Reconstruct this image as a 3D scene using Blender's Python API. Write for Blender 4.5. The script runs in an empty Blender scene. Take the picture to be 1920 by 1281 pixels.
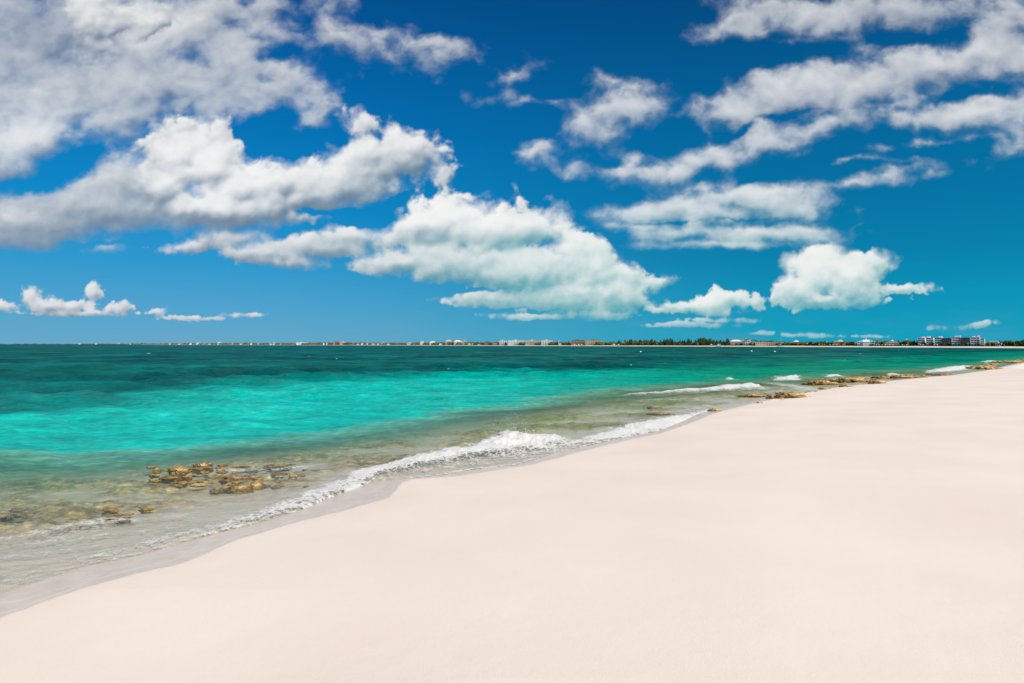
import bpy, bmesh, math, random
import numpy as np
from mathutils import Vector, Matrix

# ------------------------------------------------------------------ camera
scene = bpy.context.scene
COL = scene.collection
F_PX = 1280.0                     # focal length in pixels of a 1920 px wide picture (24 mm)
EYE = 3.0                         # metres above the water
HORIZON, ROLL = 646.7, 0.0010     # horizon height at the middle, slope
cam_data = bpy.data.cameras.new("camera")
cam_data.lens = 24.0
cam_data.sensor_width = 36.0
cam_data.clip_start = 0.1
cam_data.clip_end = 60000.0
cam = bpy.data.objects.new("camera", cam_data)
COL.objects.link(cam)
pitch = math.atan((HORIZON - 640.5) / F_PX)
cam.matrix_world = (Matrix.Translation((0, 0, EYE)) @ Matrix.Rotation(math.radians(90) + pitch, 4, 'X')
                    @ Matrix.Rotation(ROLL, 4, 'Z'))
scene.camera = cam

SUN_EL, SUN_AZ = math.radians(46), math.radians(138)   # azimuth from +Y towards +X
SUN_DIR = Vector((math.sin(SUN_AZ) * math.cos(SUN_EL), math.cos(SUN_AZ) * math.cos(SUN_EL), math.sin(SUN_EL)))

scene.view_settings.view_transform = 'Standard'
scene.view_settings.look = 'None'
scene.view_settings.exposure = 0.0
scene.view_settings.gamma = 1.0
scene.cycles.max_bounces = 8
scene.cycles.transparent_max_bounces = 16
scene.cycles.use_denoising = True
scene.cycles.sample_clamp_indirect = 4.0
scene.cycles.sample_clamp_direct = 0.0

sun_data = bpy.data.lights.new("sun", 'SUN')
sun_data.energy = 4.5
sun_data.angle = math.radians(0.5)
sun_data.color = (1.0, 0.93, 0.82)
sun = bpy.data.objects.new("sun", sun_data)
COL.objects.link(sun)
sun.rotation_euler = SUN_DIR.to_track_quat('Z', 'Y').to_euler()


def lin(r, g, b, a=1.0):
    """sRGB 0-255 to linear."""
    f = lambda c: (c / 255 / 12.92) if c / 255 <= 0.04045 else ((c / 255 + 0.055) / 1.055) ** 2.4
    return (f(r), f(g), f(b), a)


class NT:
    """small node-tree writer"""
    def __init__(self, tree):
        self.t = tree

    def node(self, kind, ins=(), **props):
        n = self.t.nodes.new(kind)
        for k, v in props.items():
            setattr(n, k, v)
        items = ins.items() if isinstance(ins, dict) else enumerate(ins)
        for k, v in items:
            if v is None:
                continue
            if isinstance(v, bpy.types.NodeSocket):
                self.t.links.new(v, n.inputs[k])
            else:
                n.inputs[k].default_value = v
        return n

    def m(self, op, a, b=None, c=None, clamp=False):
        return self.node('ShaderNodeMath', (a, b, c), operation=op, use_clamp=clamp).outputs[0]

    def vm(self, op, a, b=None, s=None):
        n = self.node('ShaderNodeVectorMath', (a, b), operation=op)
        if s is not None:
            if isinstance(s, bpy.types.NodeSocket):
                self.t.links.new(s, n.inputs[3])
            else:
                n.inputs[3].default_value = s
        return n.outputs[1] if op in ('LENGTH', 'DOT_PRODUCT', 'DISTANCE') else n.outputs[0]

    def smooth(self, x, lo, hi, a=0.0, b=1.0):
        n = self.node('ShaderNodeMapRange', (x, lo, hi, a, b), interpolation_type='SMOOTHSTEP')
        return n.outputs[0]

    def linmap(self, x, lo, hi, a=0.0, b=1.0):
        return self.node('ShaderNodeMapRange', (x, lo, hi, a, b)).outputs[0]

    def mix(self, f, a, b, blend='MIX'):
        n = self.t.nodes.new('ShaderNodeMix')
        n.data_type = 'RGBA'
        n.blend_type = blend
        for i, v in ((0, f), (6, a), (7, b)):
            if isinstance(v, bpy.types.NodeSocket):
                self.t.links.new(v, n.inputs[i])
            else:
                n.inputs[i].default_value = v
        return n.outputs[2]

    def noise(self, vec, scale, detail=4.0, rough=0.5, lac=2.0, w=None, dist=0.0):
        n = self.node('ShaderNodeTexNoise', noise_dimensions='3D')
        self.t.links.new(vec, n.inputs['Vector'])
        n.inputs['Scale'].default_value = scale
        n.inputs['Detail'].default_value = detail
        n.inputs['Roughness'].default_value = rough
        n.inputs['Lacunarity'].default_value = lac
        n.inputs['Distortion'].default_value = dist
        return n

    def ramp(self, x, stops, interp='LINEAR'):
        n = self.node('ShaderNodeValToRGB', (x,))
        cr = n.color_ramp
        cr.interpolation = interp
        while len(cr.elements) > 1:
            cr.elements.remove(cr.elements[-1])
        cr.elements[0].position, cr.elements[0].color = stops[0]
        for p, c in stops[1:]:
            e = cr.elements.new(p)
            e.color = c
        return n.outputs[0]


# ------------------------------------------------------------------ sky
world = bpy.data.worlds.new("World")
scene.world = world
world.use_nodes = True
wt = world.node_tree
wt.nodes.clear()
W = NT(wt)

tc = W.node('ShaderNodeTexCoord')
D = tc.outputs['Generated']
sep = W.node('ShaderNodeSeparateXYZ', (D,))
dx, dy, dz = sep.outputs
ay = W.m('MAXIMUM', W.m('ABSOLUTE', dy), 0.18)
P0 = W.node('ShaderNodeCombineXYZ', (W.m('MULTIPLY', W.m('DIVIDE', dx, ay), 1280.0),
                                     W.m('MULTIPLY', W.m('DIVIDE', dz, ay), 1280.0), 0.0)).outputs[0]
up0 = W.node('ShaderNodeSeparateXYZ', (P0,)).outputs[1]
PX0 = W.node('ShaderNodeSeparateXYZ', (P0,)).outputs[0]

# clear sky: the physical sky, deepened as through a polarising filter
nish = W.node('ShaderNodeTexSky', sky_type='NISHITA')
nish.sun_disc = False
nish.sun_elevation = SUN_EL
nish.sun_rotation = SUN_AZ
nish.air_density = 1.0
nish.dust_density = 0.3
nish.ozone_density = 2.0
elev = W.m('ARCSINE', dz)
left = W.ramp(W.linmap(elev, -0.02, 0.62), [
    (0.0, lin(106, 168, 198)), (0.035, lin(100, 168, 202)), (0.10, lin(80, 164, 206)), (0.20, lin(44, 152, 206)), (0.32, lin(10, 136, 200)),
    (0.50, lin(0, 112, 180)), (0.70, lin(0, 86, 152)), (0.85, lin(0, 72, 132)), (1.0, lin(0, 60, 114))])
right = W.ramp(W.linmap(elev, -0.02, 0.62), [
    (0.0, lin(20, 160, 188)), (0.05, lin(8, 158, 188)), (0.12, lin(0, 148, 186)), (0.22, lin(0, 128, 172)), (0.34, lin(0, 114, 164)),
    (0.50, lin(0, 100, 154)), (0.70, lin(0, 78, 132)), (0.85, lin(0, 62, 112)), (1.0, lin(0, 50, 96))])
az = W.m('ARCTAN2', dx, dy)
clear = W.mix(W.smooth(az, -0.45, 0.45), left, right)
nd = W.mix(1.0, nish.outputs[0], (0.09, 0.09, 0.09, 1), 'MULTIPLY')
clear = W.mix(0.010, clear, nd)
hz = W.noise(W.vm('MULTIPLY', P0, (1, 5, 1)), 1 / 260, 3.0, 0.5)
clear = W.mix(W.m('MULTIPLY', W.smooth(up0, 90, 0), W.m('MULTIPLY', W.smooth(hz.outputs[0], .45, .7), 0.22)), clear, lin(120, 160, 190))

sky = clear
below = W.smooth(dz, -0.01, -0.05)
sky = W.mix(below, sky, lin(60, 130, 150))
bg = W.node('ShaderNodeBackground', (sky, 1.0))
wo = W.node('ShaderNodeOutputWorld', (bg.outputs[0],))
world.cycles.sampling_method = 'MANUAL'
world.cycles.sample_map_resolution = 256
# clouds: (x, y, half width, half height, tilt in degrees); x and y run over the vertical plane 1280 units in front
CUMULUS = [
    (400, 310, 75, 65, 0), (330, 300, 70, 60, 0), (480, 350, 110, 50, 0), (600, 335, 110, 42, 10), (700, 295, 75, 50, 10),
    (765, 285, 62, 42, -20), (815, 305, 30, 22, -20), (270, 350, 110, 60, 0), (180, 385, 140, 40, 5), (60, 415, 130, 32, 0),
    (400, 395, 190, 34, 0), (640, 350, 100, 40, 12), (590, 370, 80, 26, 8), (675, 232, 32, 18, 0),
    (790, 420, 52, 42, 0), (850, 415, 60, 46, 0), (925, 435, 80, 45, 0), (990, 420, 55, 35, 0), (975, 376, 9, 17, 0),
    (1050, 425, 24, 22, 0), (1085, 470, 60, 34, -15), (740, 492, 75, 22, 0), (860, 490, 130, 40, 0), (990, 505, 150, 45, 0),
    (1110, 505, 75, 36, -15), (1150, 555, 70, 34, 0), (1060, 560, 120, 28, 0), (1222, 530, 32, 10, 10), (940, 562, 110, 16, 0),
    (1000, 592, 75, 6, 0), (1135, 592, 55, 8, 0), (1180, 520, 40, 18, -20),
    (600, 462, 120, 20, 3), (500, 478, 70, 17, 0), (345, 465, 40, 9, 8), (425, 445, 55, 17, 0), (555, 492, 55, 10, 0), (670, 445, 70, 17, 0),
    (1495, 545, 42, 34, 0), (1545, 510, 58, 42, 0), (1600, 520, 55, 42, 0), (1642, 494, 26, 18, 10), (1545, 563, 92, 14, 0),
    (1615, 545, 45, 28, 0), (1642, 563, 24, 4, 0), (1425, 565, 12, 17, 0), (1695, 542, 42, 8, 0), (1492, 498, 20, 16, 0),
    (1335, 572, 46, 18, 0), (1285, 576, 48, 10, 0), (1355, 556, 22, 12, 0), (1387, 562, 18, 14, 0), (1345, 600, 50, 4, 0), (1235, 580, 26, 5, 0),
    (60, 556, 20, 11, 0), (105, 574, 62, 12, 0), (179, 545, 15, 12, 0), (222, 578, 26, 12, 0), (150, 588, 95, 5, 0), (5, 576, 18, 9, 0),
    (298, 586, 14, 6, 0), (370, 597, 50, 4, 0), (460, 590, 22, 3, 0),
    (1835, 608, 32, 5, 5), (1764, 614, 12, 3, 0), (1430, 625, 22, 3, 0), (1545, 629, 18, 3, 0), (1490, 628, 16, 2, 0), (1300, 609, 60, 5, 0), (1640, 631, 26, 2, 0),
    (170, 30, 40, 50, 30), (250, 40, 60, 30, 10), (200, 65, 60, 25, 35),
]
SOFT = [
    (60, 60, 240, 120, 0), (-40, 200, 230, 120, 0), (230, 60, 200, 90, 0), (200, 150, 240, 70, 0), (330, 40, 130, 60, 0), (420, 120, 90, 50, 0), (300, 130, 160, 85, -15), (120, 190, 260, 60, 5), (440, 165, 110, 52, 5), (535, 160, 48, 46, 0),
    (400, 60, 110, 45, -20), (40, 270, 130, 50, 10), (-20, 320, 70, 40, 0), (460, 20, 140, 20, 5), (520, 60, 50, 14, -15), (600, 190, 26, 36, 0), (590, 228, 30, 14, -30),
    (250, 215, 170, 26, 8), (40, 440, 150, 28, 0), (175, 462, 36, 8, 0), (100, 395, 160, 42, 0), (230, 370, 110, 60, 0),
    (650, 68, 60, 20, -12), (710, 95, 80, 22, -8), (800, 85, 50, 16, 0), (838, 102, 14, 12, -50), (985, 130, 20, 5, 20), (1000, 290, 20, 12, 35), (960, 195, 8, 10, 50), (1012, 190, 16, 3, 0),
    (1135, 212, 50, 42, 30), (1098, 248, 26, 34, 20), (1205, 200, 48, 17, 20), (1172, 165, 28, 16, 0), 
    (1395, 200, 90, 38, 10), (1500, 165, 120, 44, 15), (1600, 160, 120, 44, 5), (1740, 130, 150, 42, 8), (1870, 95, 130, 42, 12), (1700, 190, 90, 14, 5),
    (1270, 325, 45, 17, 15), (1350, 292, 75, 24, 25), (1450, 258, 80, 24, 15), (1560, 228, 90, 20, 8), (1680, 218, 90, 16, 0), (1840, 208, 130, 30, 5), (1160, 325, 80, 15, -5), (1210, 335, 45, 12, 0), (1190, 302, 40, 10, 20),
    (1540, 25, 130, 26, 0), (1700, 18, 120, 34, 0), (1440, 10, 80, 22, -10), (1890, 45, 55, 45, 0), (1590, 68, 40, 10, 0), (1370, 38, 50, 14, 20), (1430, 50, 40, 10, 0),
    (1410, 362, 125, 26, 0), (1260, 392, 110, 19, 8), (1460, 378, 85, 26, -8), (1350, 402, 140, 18, 0), (1300, 436, 100, 12, 0), (1440, 438, 130, 15, 0), (1370, 458, 110, 6, 0), (1190, 425, 70, 5, 0), (1600, 343, 50, 4, 6), (1645, 332, 30, 3, 12), (1695, 314, 16, 4, 10),
    (1595, 295, 40, 2, 0), (1730, 268, 40, 2, 5), (1905, 272, 22, 14, 0), (1560, 190, 60, 16, 10), 
    (2050, 80, 160, 80, 20), (2150, 220, 200, 50, 10), (-250, 300, 200, 90, 0), (-300, 100, 250, 120, 0), (2300, 430, 160, 40, 0), (-350, 560, 120, 20, 0),
    (300, -160, 300, 110, 0), (900, -260, 260, 90, 10), (1700, -200, 340, 110, -10),
]
# broad light and dark parts of the clouds: (x, y, half width, half height, tilt, amount)
TONES = [
    (90, 40, 150, 90, 0, -.40), (30, 130, 130, 70, 0, -.12), (170, 20, 50, 60, 20, .6), (290, 55, 90, 40, 0, .55), (200, 90, 60, 30, 30, .3), (60, 230, 140, 45, 10, .45), (10, 265, 80, 40, 0, .3),
    (230, 140, 130, 40, 0, -.12), (400, 150, 130, 60, 0, -.05), (20, 340, 130, 50, 0, -.35), (200, 200, 150, 26, 5, -.12),
    (150, 385, 210, 70, 5, -.38), (230, 300, 70, 60, 0, -.25), (330, 425, 260, 26, 0, -.28), (400, 310, 130, 80, 0, .50), (330, 350, 60, 60, 0, .35), (450, 365, 150, 30, 0, .25), (590, 320, 120, 40, 10, .12), (740, 260, 70, 30, 0, .25), (760, 320, 80, 22, 0, -.12),
    (820, 400, 110, 45, 0, .60), (960, 410, 100, 40, 0, .35), (1085, 445, 70, 40, -20, .35), (900, 470, 60, 10, 0, -.25), (720, 480, 90, 30, 0, -.05), (960, 560, 200, 25, 0, -.30), (1120, 520, 80, 30, 0, .10), (600, 465, 150, 22, 0, -.22),
    (1550, 510, 110, 45, 0, .40), (1560, 570, 120, 14, 0, -.22), (1335, 562, 60, 20, 0, .3), (1050, 585, 160, 12, 0, -.1),
    (1500, 160, 150, 40, 10, .10), (1850, 110, 150, 50, 10, .18), (1350, 300, 90, 24, 20, .15), (1700, 20, 130, 40, 0, -.18), (1500, 25, 120, 26, 0, .05), (1400, 360, 140, 22, 0, .12), (1400, 405, 150, 12, 0, -.12), (1450, 425, 120, 10, 0, .15), (1160, 200, 80, 60, 0, .08), (1850, 215, 130, 26, 0, .2),
    (30, 455, 140, 26, 0, -.25), (480, 20, 130, 26, 0, -.25), (700, 95, 110, 30, 0, -.05), (80, 400, 120, 20, 0, -.1),
]
CUTS = [
    (1020, 165, 50, 22, 0, 20), (1010, 240, 40, 22, 0, 22), (1290, 150, 50, 26, 0, 16), (1290, 380, 30, 3, 0, 0),
    (115, 322, 70, 30, 25, 46), (30, 350, 40, 16, 0, 30), (500, 232, 55, 22, 15, 40), (560, 262, 70, 18, 10, 30), (640, 265, 20, 16, 0, 26), (520, 100, 40, 16, 0, 22),
    (1400, 238, 75, 8, 22, 22), (1480, 212, 50, 7, 10, 18), (1800, 178, 110, 10, 10, 24), (1650, 188, 60, 8, 5, 16), (1490, 312, 150, 14, 16, 30), (1500, 98, 130, 18, 12, 24), (1700, 72, 60, 12, 0, 24), (1800, 60, 40, 26, 0, 26),
    (1265, 255, 60, 26, 20, 30), (1330, 412, 150, 4, 3, 10), (700, 250, 14, 12, 0, 20), (760, 225, 50, 16, 0, 26), (620, 400, 90, 8, 0, 18), (700, 410, 60, 14, 10, 26), (180, 455, 60, 6, 0, 14), (900, 545, 160, 4, 4, 8), (1000, 583, 120, 3, 0, 8), (1150, 305, 30, 8, 0, 14),
]
CY = 646.7


# ------------------------------------------------------------------ noise for masks and heights
_rng = np.random.default_rng(11)
_PERM = _rng.permutation(4096).astype(np.int32)
_ANG = (_rng.random(4096) * 2 * np.pi).astype(np.float32)
_GX, _GY = np.cos(_ANG), np.sin(_ANG)
_RX, _RY = _rng.random(4096).astype(np.float32), _rng.random(4096).astype(np.float32)


def _hash(ix, iy):
    return _PERM[(_PERM[ix & 4095] + iy) & 4095]


def perlin(x, y, seed=0):
    x = np.asarray(x, np.float32) + np.float32(seed * 37.17)
    y = np.asarray(y, np.float32) + np.float32(seed * 91.73)
    ix, iy = np.floor(x).astype(np.int32), np.floor(y).astype(np.int32)
    fx, fy = x - ix, y - iy
    u, v = fx * fx * fx * (fx * (fx * 6 - 15) + 10), fy * fy * fy * (fy * (fy * 6 - 15) + 10)
    h00, h10, h01, h11 = _hash(ix, iy), _hash(ix + 1, iy), _hash(ix, iy + 1), _hash(ix + 1, iy + 1)
    a = _GX[h00] * fx + _GY[h00] * fy
    b = _GX[h10] * (fx - 1) + _GY[h10] * fy
    c = _GX[h01] * fx + _GY[h01] * (fy - 1)
    d = _GX[h11] * (fx - 1) + _GY[h11] * (fy - 1)
    return (a + u * (b - a) + v * ((c + u * (d - c)) - (a + u * (b - a)))) * 1.41


def fbm(x, y, octaves=5, rough=0.5, seed=0):
    out, amp, tot = 0.0, 1.0, 0.0
    c, s = 0.8, 0.6
    for i in range(octaves):
        out = out + amp * perlin(x, y, seed + i)
        tot += amp
        amp *= rough
        x, y = (c * x - s * y) * 2.03, (s * x + c * y) * 2.03
    return out / tot


def worley(x, y, seed=0):
    x = np.asarray(x, np.float32) + np.float32(seed * 17.3)
    y = np.asarray(y, np.float32) + np.float32(seed * 53.9)
    ix, iy = np.floor(x).astype(np.int32), np.floor(y).astype(np.int32)
    best = np.full(x.shape, 9.0, np.float32)
    for ox in (-1, 0, 1):
        for oy in (-1, 0, 1):
            h = _hash(ix + ox, iy + oy)
            d = (ix + ox + _RX[h] - x) ** 2 + (iy + oy + _RY[h] - y) ** 2
            best = np.minimum(best, d)
    return np.sqrt(best)


def wfbm(x, y, octaves=3, rough=0.5, seed=0):
    """cauliflower puffs: 1 in the middle of a puff, 0 between puffs"""
    out, amp, tot = 0.0, 1.0, 0.0
    for i in range(octaves):
        out = out + amp * (1 - np.clip(worley(x, y, seed + i), 0, 1.1) ** 1.5)
        tot += amp
        amp *= rough
        x, y = x * 2.17 + 5.2, y * 2.17 + 1.3
    return out / tot


def sstep(x, a, b):
    t = np.clip((x - a) / (b - a), 0, 1)
    return t * t * (3 - 2 * t)


def blobs_to_field(X, Y, blobs, k, cap):
    acc = np.zeros(X.shape, np.float32)
    k = k * size
    for (x, y, rx, ry, rot) in blobs:
        c, s = math.cos(math.radians(rot)), math.sin(math.radians(rot))
        dx_, dy_ = X - (x - 960), Y - (HORIZON - y)
        d = np.sqrt(((c * dx_ + s * dy_) / rx) ** 2 + ((-s * dx_ + c * dy_) / ry) ** 2)
        w = min(math.sqrt(rx * ry) * 0.5 + ry * 0.5, cap)
        acc += np.exp(np.clip((1 - d) * w / k, -30, 12))
    return k * np.log(acc + 1e-12)


def blobs_to_tone(X, Y, blobs):
    acc = np.zeros(X.shape, np.float32)
    for (x, y, rx, ry, rot, am) in blobs:
        c, s = math.cos(math.radians(rot)), math.sin(math.radians(rot))
        dx_, dy_ = X - (x - 960), Y - (HORIZON - y)
        d = np.sqrt(((c * dx_ + s * dy_) / rx) ** 2 + ((-s * dx_ + c * dy_) / ry) ** 2)
        acc += am * sstep(d, 1.5, 0.0)
    return acc


def axis(lo, hi, step, far, grow=1.06):
    a = list(np.arange(lo, hi, step))
    s, v = step, a[-1]
    while v < far:
        s *= grow
        v += s
        a.append(v)
    return a


STEP = 1.7
right_half = axis(0, 1150, STEP, 5200)
GXs = np.array([-v for v in right_half[:0:-1]] + right_half, np.float32)
GYs = np.array(axis(-16, 760, STEP, 3000), np.float32)
CXg, CYg = np.meshgrid(GXs, GYs)
sx = np.gradient(GXs)[None, :]
sy = np.gradient(GYs)[:, None]


def grad(H):
    return np.gradient(H, axis=1) / sx, np.gradient(H, axis=0) / sy


def shift_sample(A, dx_, dy_):
    """A read at the point moved by (dx, dy) picture units (only exact where the grid is even)"""
    ox, oy = int(round(dx_ / STEP)), int(round(dy_ / STEP))
    return np.roll(np.roll(A, -ox, axis=1), -oy, axis=0)


def blur(A, r, n=2):
    r = max(1, int(r / STEP))
    for _ in range(n):
        for ax in (0, 1):
            P_ = np.pad(A, [(r + 1, r) if i == ax else (0, 0) for i in (0, 1)], mode='edge')
            Cc = np.cumsum(P_, axis=ax, dtype=np.float64)
            A = ((Cc[2 * r + 1:, :] - Cc[:-2 * r - 1, :]) if ax == 0 else (Cc[:, 2 * r + 1:] - Cc[:, :-2 * r - 1])) / (2 * r + 1)
    return A.astype(np.float32)


size = np.interp(CYg, [0, 60, 160, 330, 520], [0.22, 0.34, 0.62, 1.0, 1.15]).astype(np.float32)


def layer(blobs, k, cap, amp_f, amp_w, scale_f, scale_w, warp_amp, flat, seed, relief, wisp):
    X, Y = CXg, CYg
    wx = fbm(X / 95, Y * flat / 95, 6, 0.58, seed + 40)
    wy = fbm(X / 95, Y * flat / 95, 6, 0.58, seed + 60)
    F0 = blobs_to_field(X + wx * warp_amp * size, Y + wy * warp_amp * 0.8 * size, blobs, k, cap)
    x2, y2 = X + wx * 16 * size, (Y + wy * 16 * size) * flat
    n1 = fbm(x2 / scale_f, y2 / scale_f, 8, 0.50 if wisp else 0.56, seed)
    n1s = fbm(x2 / (scale_f * .4), y2 / (scale_f * .4), 6, 0.56, seed + 3)
    n1 = n1 * sstep(size, .4, .8) + n1s * (1 - sstep(size, .4, .8))
    wsm = wfbm(x2 / (scale_w * 0.45), y2 / (scale_w * 0.45), 3, 0.55, seed + 9)
    wbg = wfbm(x2 / scale_w, y2 / scale_w, 4, 0.55, seed + 8)
    t = sstep(size, .4, .8)
    w = wbg * t + wsm * (1 - t)
    base = F0 + n1 * amp_f * size * 1.6
    F = base + (w - 0.42) * amp_w * size
    return base, F, w, n1


def shade(F, w, relief, fine, Ldir=(-0.36, 0.80, 0.5), calm=1.0):
    """light on the bulging cloud: its rounded height, sun side bright, valleys and undersides in shade"""
    Fp = np.maximum(F, 0)
    H = np.sqrt(Fp * 34 + 60) * 1.1 + w * relief * size * calm
    H1 = blur(H, 4, 2)
    Hs = blur(H, 10)
    Hb = blur(H, 30)
    out = 0
    for A, g_ in ((H1, 0.55), (Hs, 1.0), (Hb, 1.2)):
        gx, gy = grad(A)
        gx, gy = gx * g_, gy * g_
        nn = 1 / np.sqrt(gx * gx + gy * gy + 1)
        out = out + ((-gx * Ldir[0] - gy * Ldir[1] + Ldir[2]) * nn - Ldir[2])
    ao = np.clip((H - Hs) / 12, -1, 1) * 0.10 + np.clip((Hs - Hb) / 24, -1, 1) * 0.07
    sh = 0
    for i in range(1, 7):
        sh = sh + np.clip(shift_sample(H1, Ldir[0] * i * 9, Ldir[1] * i * 9) - (H1 + i * 9 * 0.34), 0, 30)
    return out * fine + ao - blur(np.clip(sh / 150, 0, 0.20), 5, 2)


wxc, wyc = fbm(CXg / 50, CYg / 50, 5, .55, 301) * 26, fbm(CXg / 50, CYg / 50, 5, .55, 331) * 18
cuts = 0
for c_ in CUTS:
    cuts = cuts + blobs_to_tone(CXg + wxc, CYg + wyc, [c_])
baseC, FC, wC, nC = layer(CUMULUS, 7, 62, 24, 30, 70, 44, 24, 1.12, 1, 9, 0)
baseS, FS, wS, nS = layer(SOFT, 9, 50, 29, 14, 80, 34, 26, 1.35, 21, 5, 1)
FC, FS = FC - cuts * 1.1, FS - cuts * 1.3 + 1
tone = blobs_to_tone(CXg + fbm(CXg / 60, CYg / 60, 5, .55, 77) * 34, CYg + fbm(CXg / 60, CYg / 60, 5, .55, 87) * 34, TONES)
soft_ = (0.45 + 1.5 * sstep(fbm(CXg / 70, CYg / 50, 3, .5, 501), -.25, .45) + 1.2 * sstep(-tone, .02, .3)) * size
aC = sstep(FC, -8.0 * soft_, 19.0 * soft_)
aS = 1 - np.exp(-np.clip(FS + 16 * size, 0, 200) / (24 * size))
aS = aS * sstep(FS, -17 * size, 27 * size)
fade = sstep(CYg, 2, 14) * (0.5 + 0.5 * sstep(CYg, 28, 62))
edge = sstep(np.abs(CXg), 5100, 3600) * sstep(CYg, 2900, 2000)
aC, aS = aC * fade * edge, aS * fade * edge
calmC = 1 - 0.75 * sstep(-tone, .05, .35)
litC = 0.66 + shade(FC, wC, 26, 0.29, calm=calmC) * (.4 + .6 * calmC) + tone * 0.62 + nC * 0.25
litC = 0.5 + 0.52 * np.tanh((litC - 0.5) * 1.75)
litS = 0.68 + shade(FS, wS, 9, 0.16) + tone * 0.70 + nS * 0.26 - sstep(FS, 5, 70) * 0.04
litS = 0.5 + 0.5 * np.tanh((litS - 0.5) * 1.8)


def cramp(t, stops):
    t = np.clip(t, 0, 1)
    return np.stack([np.interp(t, [p for p, c in stops], [c[i] for p, c in stops]) for i in range(3)], -1)


AZg = np.arctan(CXg / 1280)
sideR = sstep(AZg, -0.42, 0.12)[..., None] * sstep(CYg, 380, 130)[..., None]
highG = sstep(CYg, 330, 560)[..., None]


def cloud_rgb(lit):
    cl = cramp(lit, [(0.0, lin(96, 120, 146)), (0.22, lin(132, 152, 172)), (0.5, lin(182, 192, 202)), (0.75, lin(216, 220, 224)), (1.0, lin(247, 247, 246))])
    cr_ = cramp(lit, [(0.0, lin(84, 160, 174)), (0.22, lin(126, 184, 192)), (0.5, lin(176, 206, 209)), (0.75, lin(214, 227, 227)), (1.0, lin(247, 248, 244))])
    gr = cramp(lit, [(0.0, lin(88, 104, 130)), (0.22, lin(128, 142, 162)), (0.5, lin(174, 182, 194)), (0.75, lin(204, 208, 212)), (1.0, lin(240, 240, 240))])
    c = cl * (1 - sideR) + cr_ * sideR
    return c * (1 - highG) + gr * highG


colC, colS = cloud_rgb(litC), cloud_rgb(litS)
aT = 1 - (1 - aC) * (1 - aS * 0.97)
cloud_col = (colC * aC[..., None] + colS * (aS * .97 * (1 - aC))[..., None]) / np.maximum(aT, 1e-4)[..., None]
# ------------------------------------------------------------------ scene helpers
def tag(o, label=None, cat=None, group=None, kind=None):
    for k, v in (('label', label), ('category', cat), ('group', group), ('kind', kind)):
        if v:
            o[k] = v
    return o


def link(name, me, mat=None, parent=None, loc=None):
    o = bpy.data.objects.new(name, me)
    COL.objects.link(o)
    if mat is not None and me is not None and not me.materials:
        me.materials.append(mat)
    if parent is not None:
        o.parent = parent
    if loc is not None:
        o.location = loc
    return o


def empty(name, loc=(0, 0, 0), rz=0.0):
    o = bpy.data.objects.new(name, None)
    COL.objects.link(o)
    o.location = loc
    o.rotation_euler = (0, 0, rz)
    o.empty_display_size = 0.2
    return o


def np_mesh(name, co, faces, smooth=True):
    """co (n, 3) and faces (m, 3 or 4) arrays to a mesh"""
    me = bpy.data.meshes.new(name)
    co = np.ascontiguousarray(co, np.float32)
    faces = np.ascontiguousarray(faces, np.int32)
    nf, k = faces.shape
    me.vertices.add(len(co))
    me.vertices.foreach_set("co", co.ravel())
    me.loops.add(nf * k)
    me.loops.foreach_set("vertex_index", faces.ravel())
    me.polygons.add(nf)
    me.polygons.foreach_set("loop_start", np.arange(0, nf * k, k, dtype=np.int32))
    me.polygons.foreach_set("use_smooth", np.full(nf, smooth, bool))
    me.update(calc_edges=True)
    return me


def attr(me, name, val):
    a = me.attributes.new(name, 'FLOAT' if val.ndim == 1 else 'FLOAT_COLOR', 'POINT')
    if val.ndim == 1:
        a.data.foreach_set("value", np.ascontiguousarray(val, np.float32))
    else:
        v = np.ones((len(val), 4), np.float32)
        v[:, :3] = val
        a.data.foreach_set("color", v.ravel())


def grid_faces(nr, nc, keep=None):
    i = np.arange(nr - 1)[:, None] * nc + np.arange(nc - 1)[None, :]
    f = np.stack([i, i + 1, i + nc + 1, i + nc], -1)
    return f[keep] if keep is not None else f.reshape(-1, 4)


CAM_M = np.array(cam.matrix_world)


def ray(px, py):
    """directions from the photographer's stand for a point of the 1920 px wide photograph"""
    px, py = np.asarray(px, float), np.asarray(py, float)
    v = np.stack([(px - 960) / F_PX, (640.5 - py) / F_PX, -np.ones_like(px)], -1)
    return v @ CAM_M[:3, :3].T


def ground_at(px, py, z=0.0):
    d = ray(px, py)
    t = (z - EYE) / d[..., 2]
    return d[..., 0] * t, d[..., 1] * t


def material(name):
    m = bpy.data.materials.new(name)
    m.use_nodes = True
    m.node_tree.nodes.clear()
    N = NT(m.node_tree)
    out = N.node('ShaderNodeOutputMaterial')
    return m, N, out


def attr_node(N, name, kind='Fac'):
    return N.node('ShaderNodeAttribute', attribute_name=name).outputs[kind]


def simple_mat(name, color, rough=0.8, noise_amt=0.12, scale=1.0, spec=0.3):
    m, N, out = material(name)
    co = N.node('ShaderNodeTexCoord').outputs['Object']
    n = N.noise(co, scale, 5.0, 0.6)
    c = N.mix(1.0, color, N.ramp(n.outputs[0], [(0.25, (1 - noise_amt,) * 3 + (1,)), (0.75, (1 + noise_amt,) * 3 + (1,))]), 'MULTIPLY')
    b = N.node('ShaderNodeBsdfPrincipled', {'Base Color': c, 'Roughness': rough, 'Specular IOR Level': spec})
    N.t.links.new(b.outputs[0], out.inputs[0])
    return m


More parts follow.
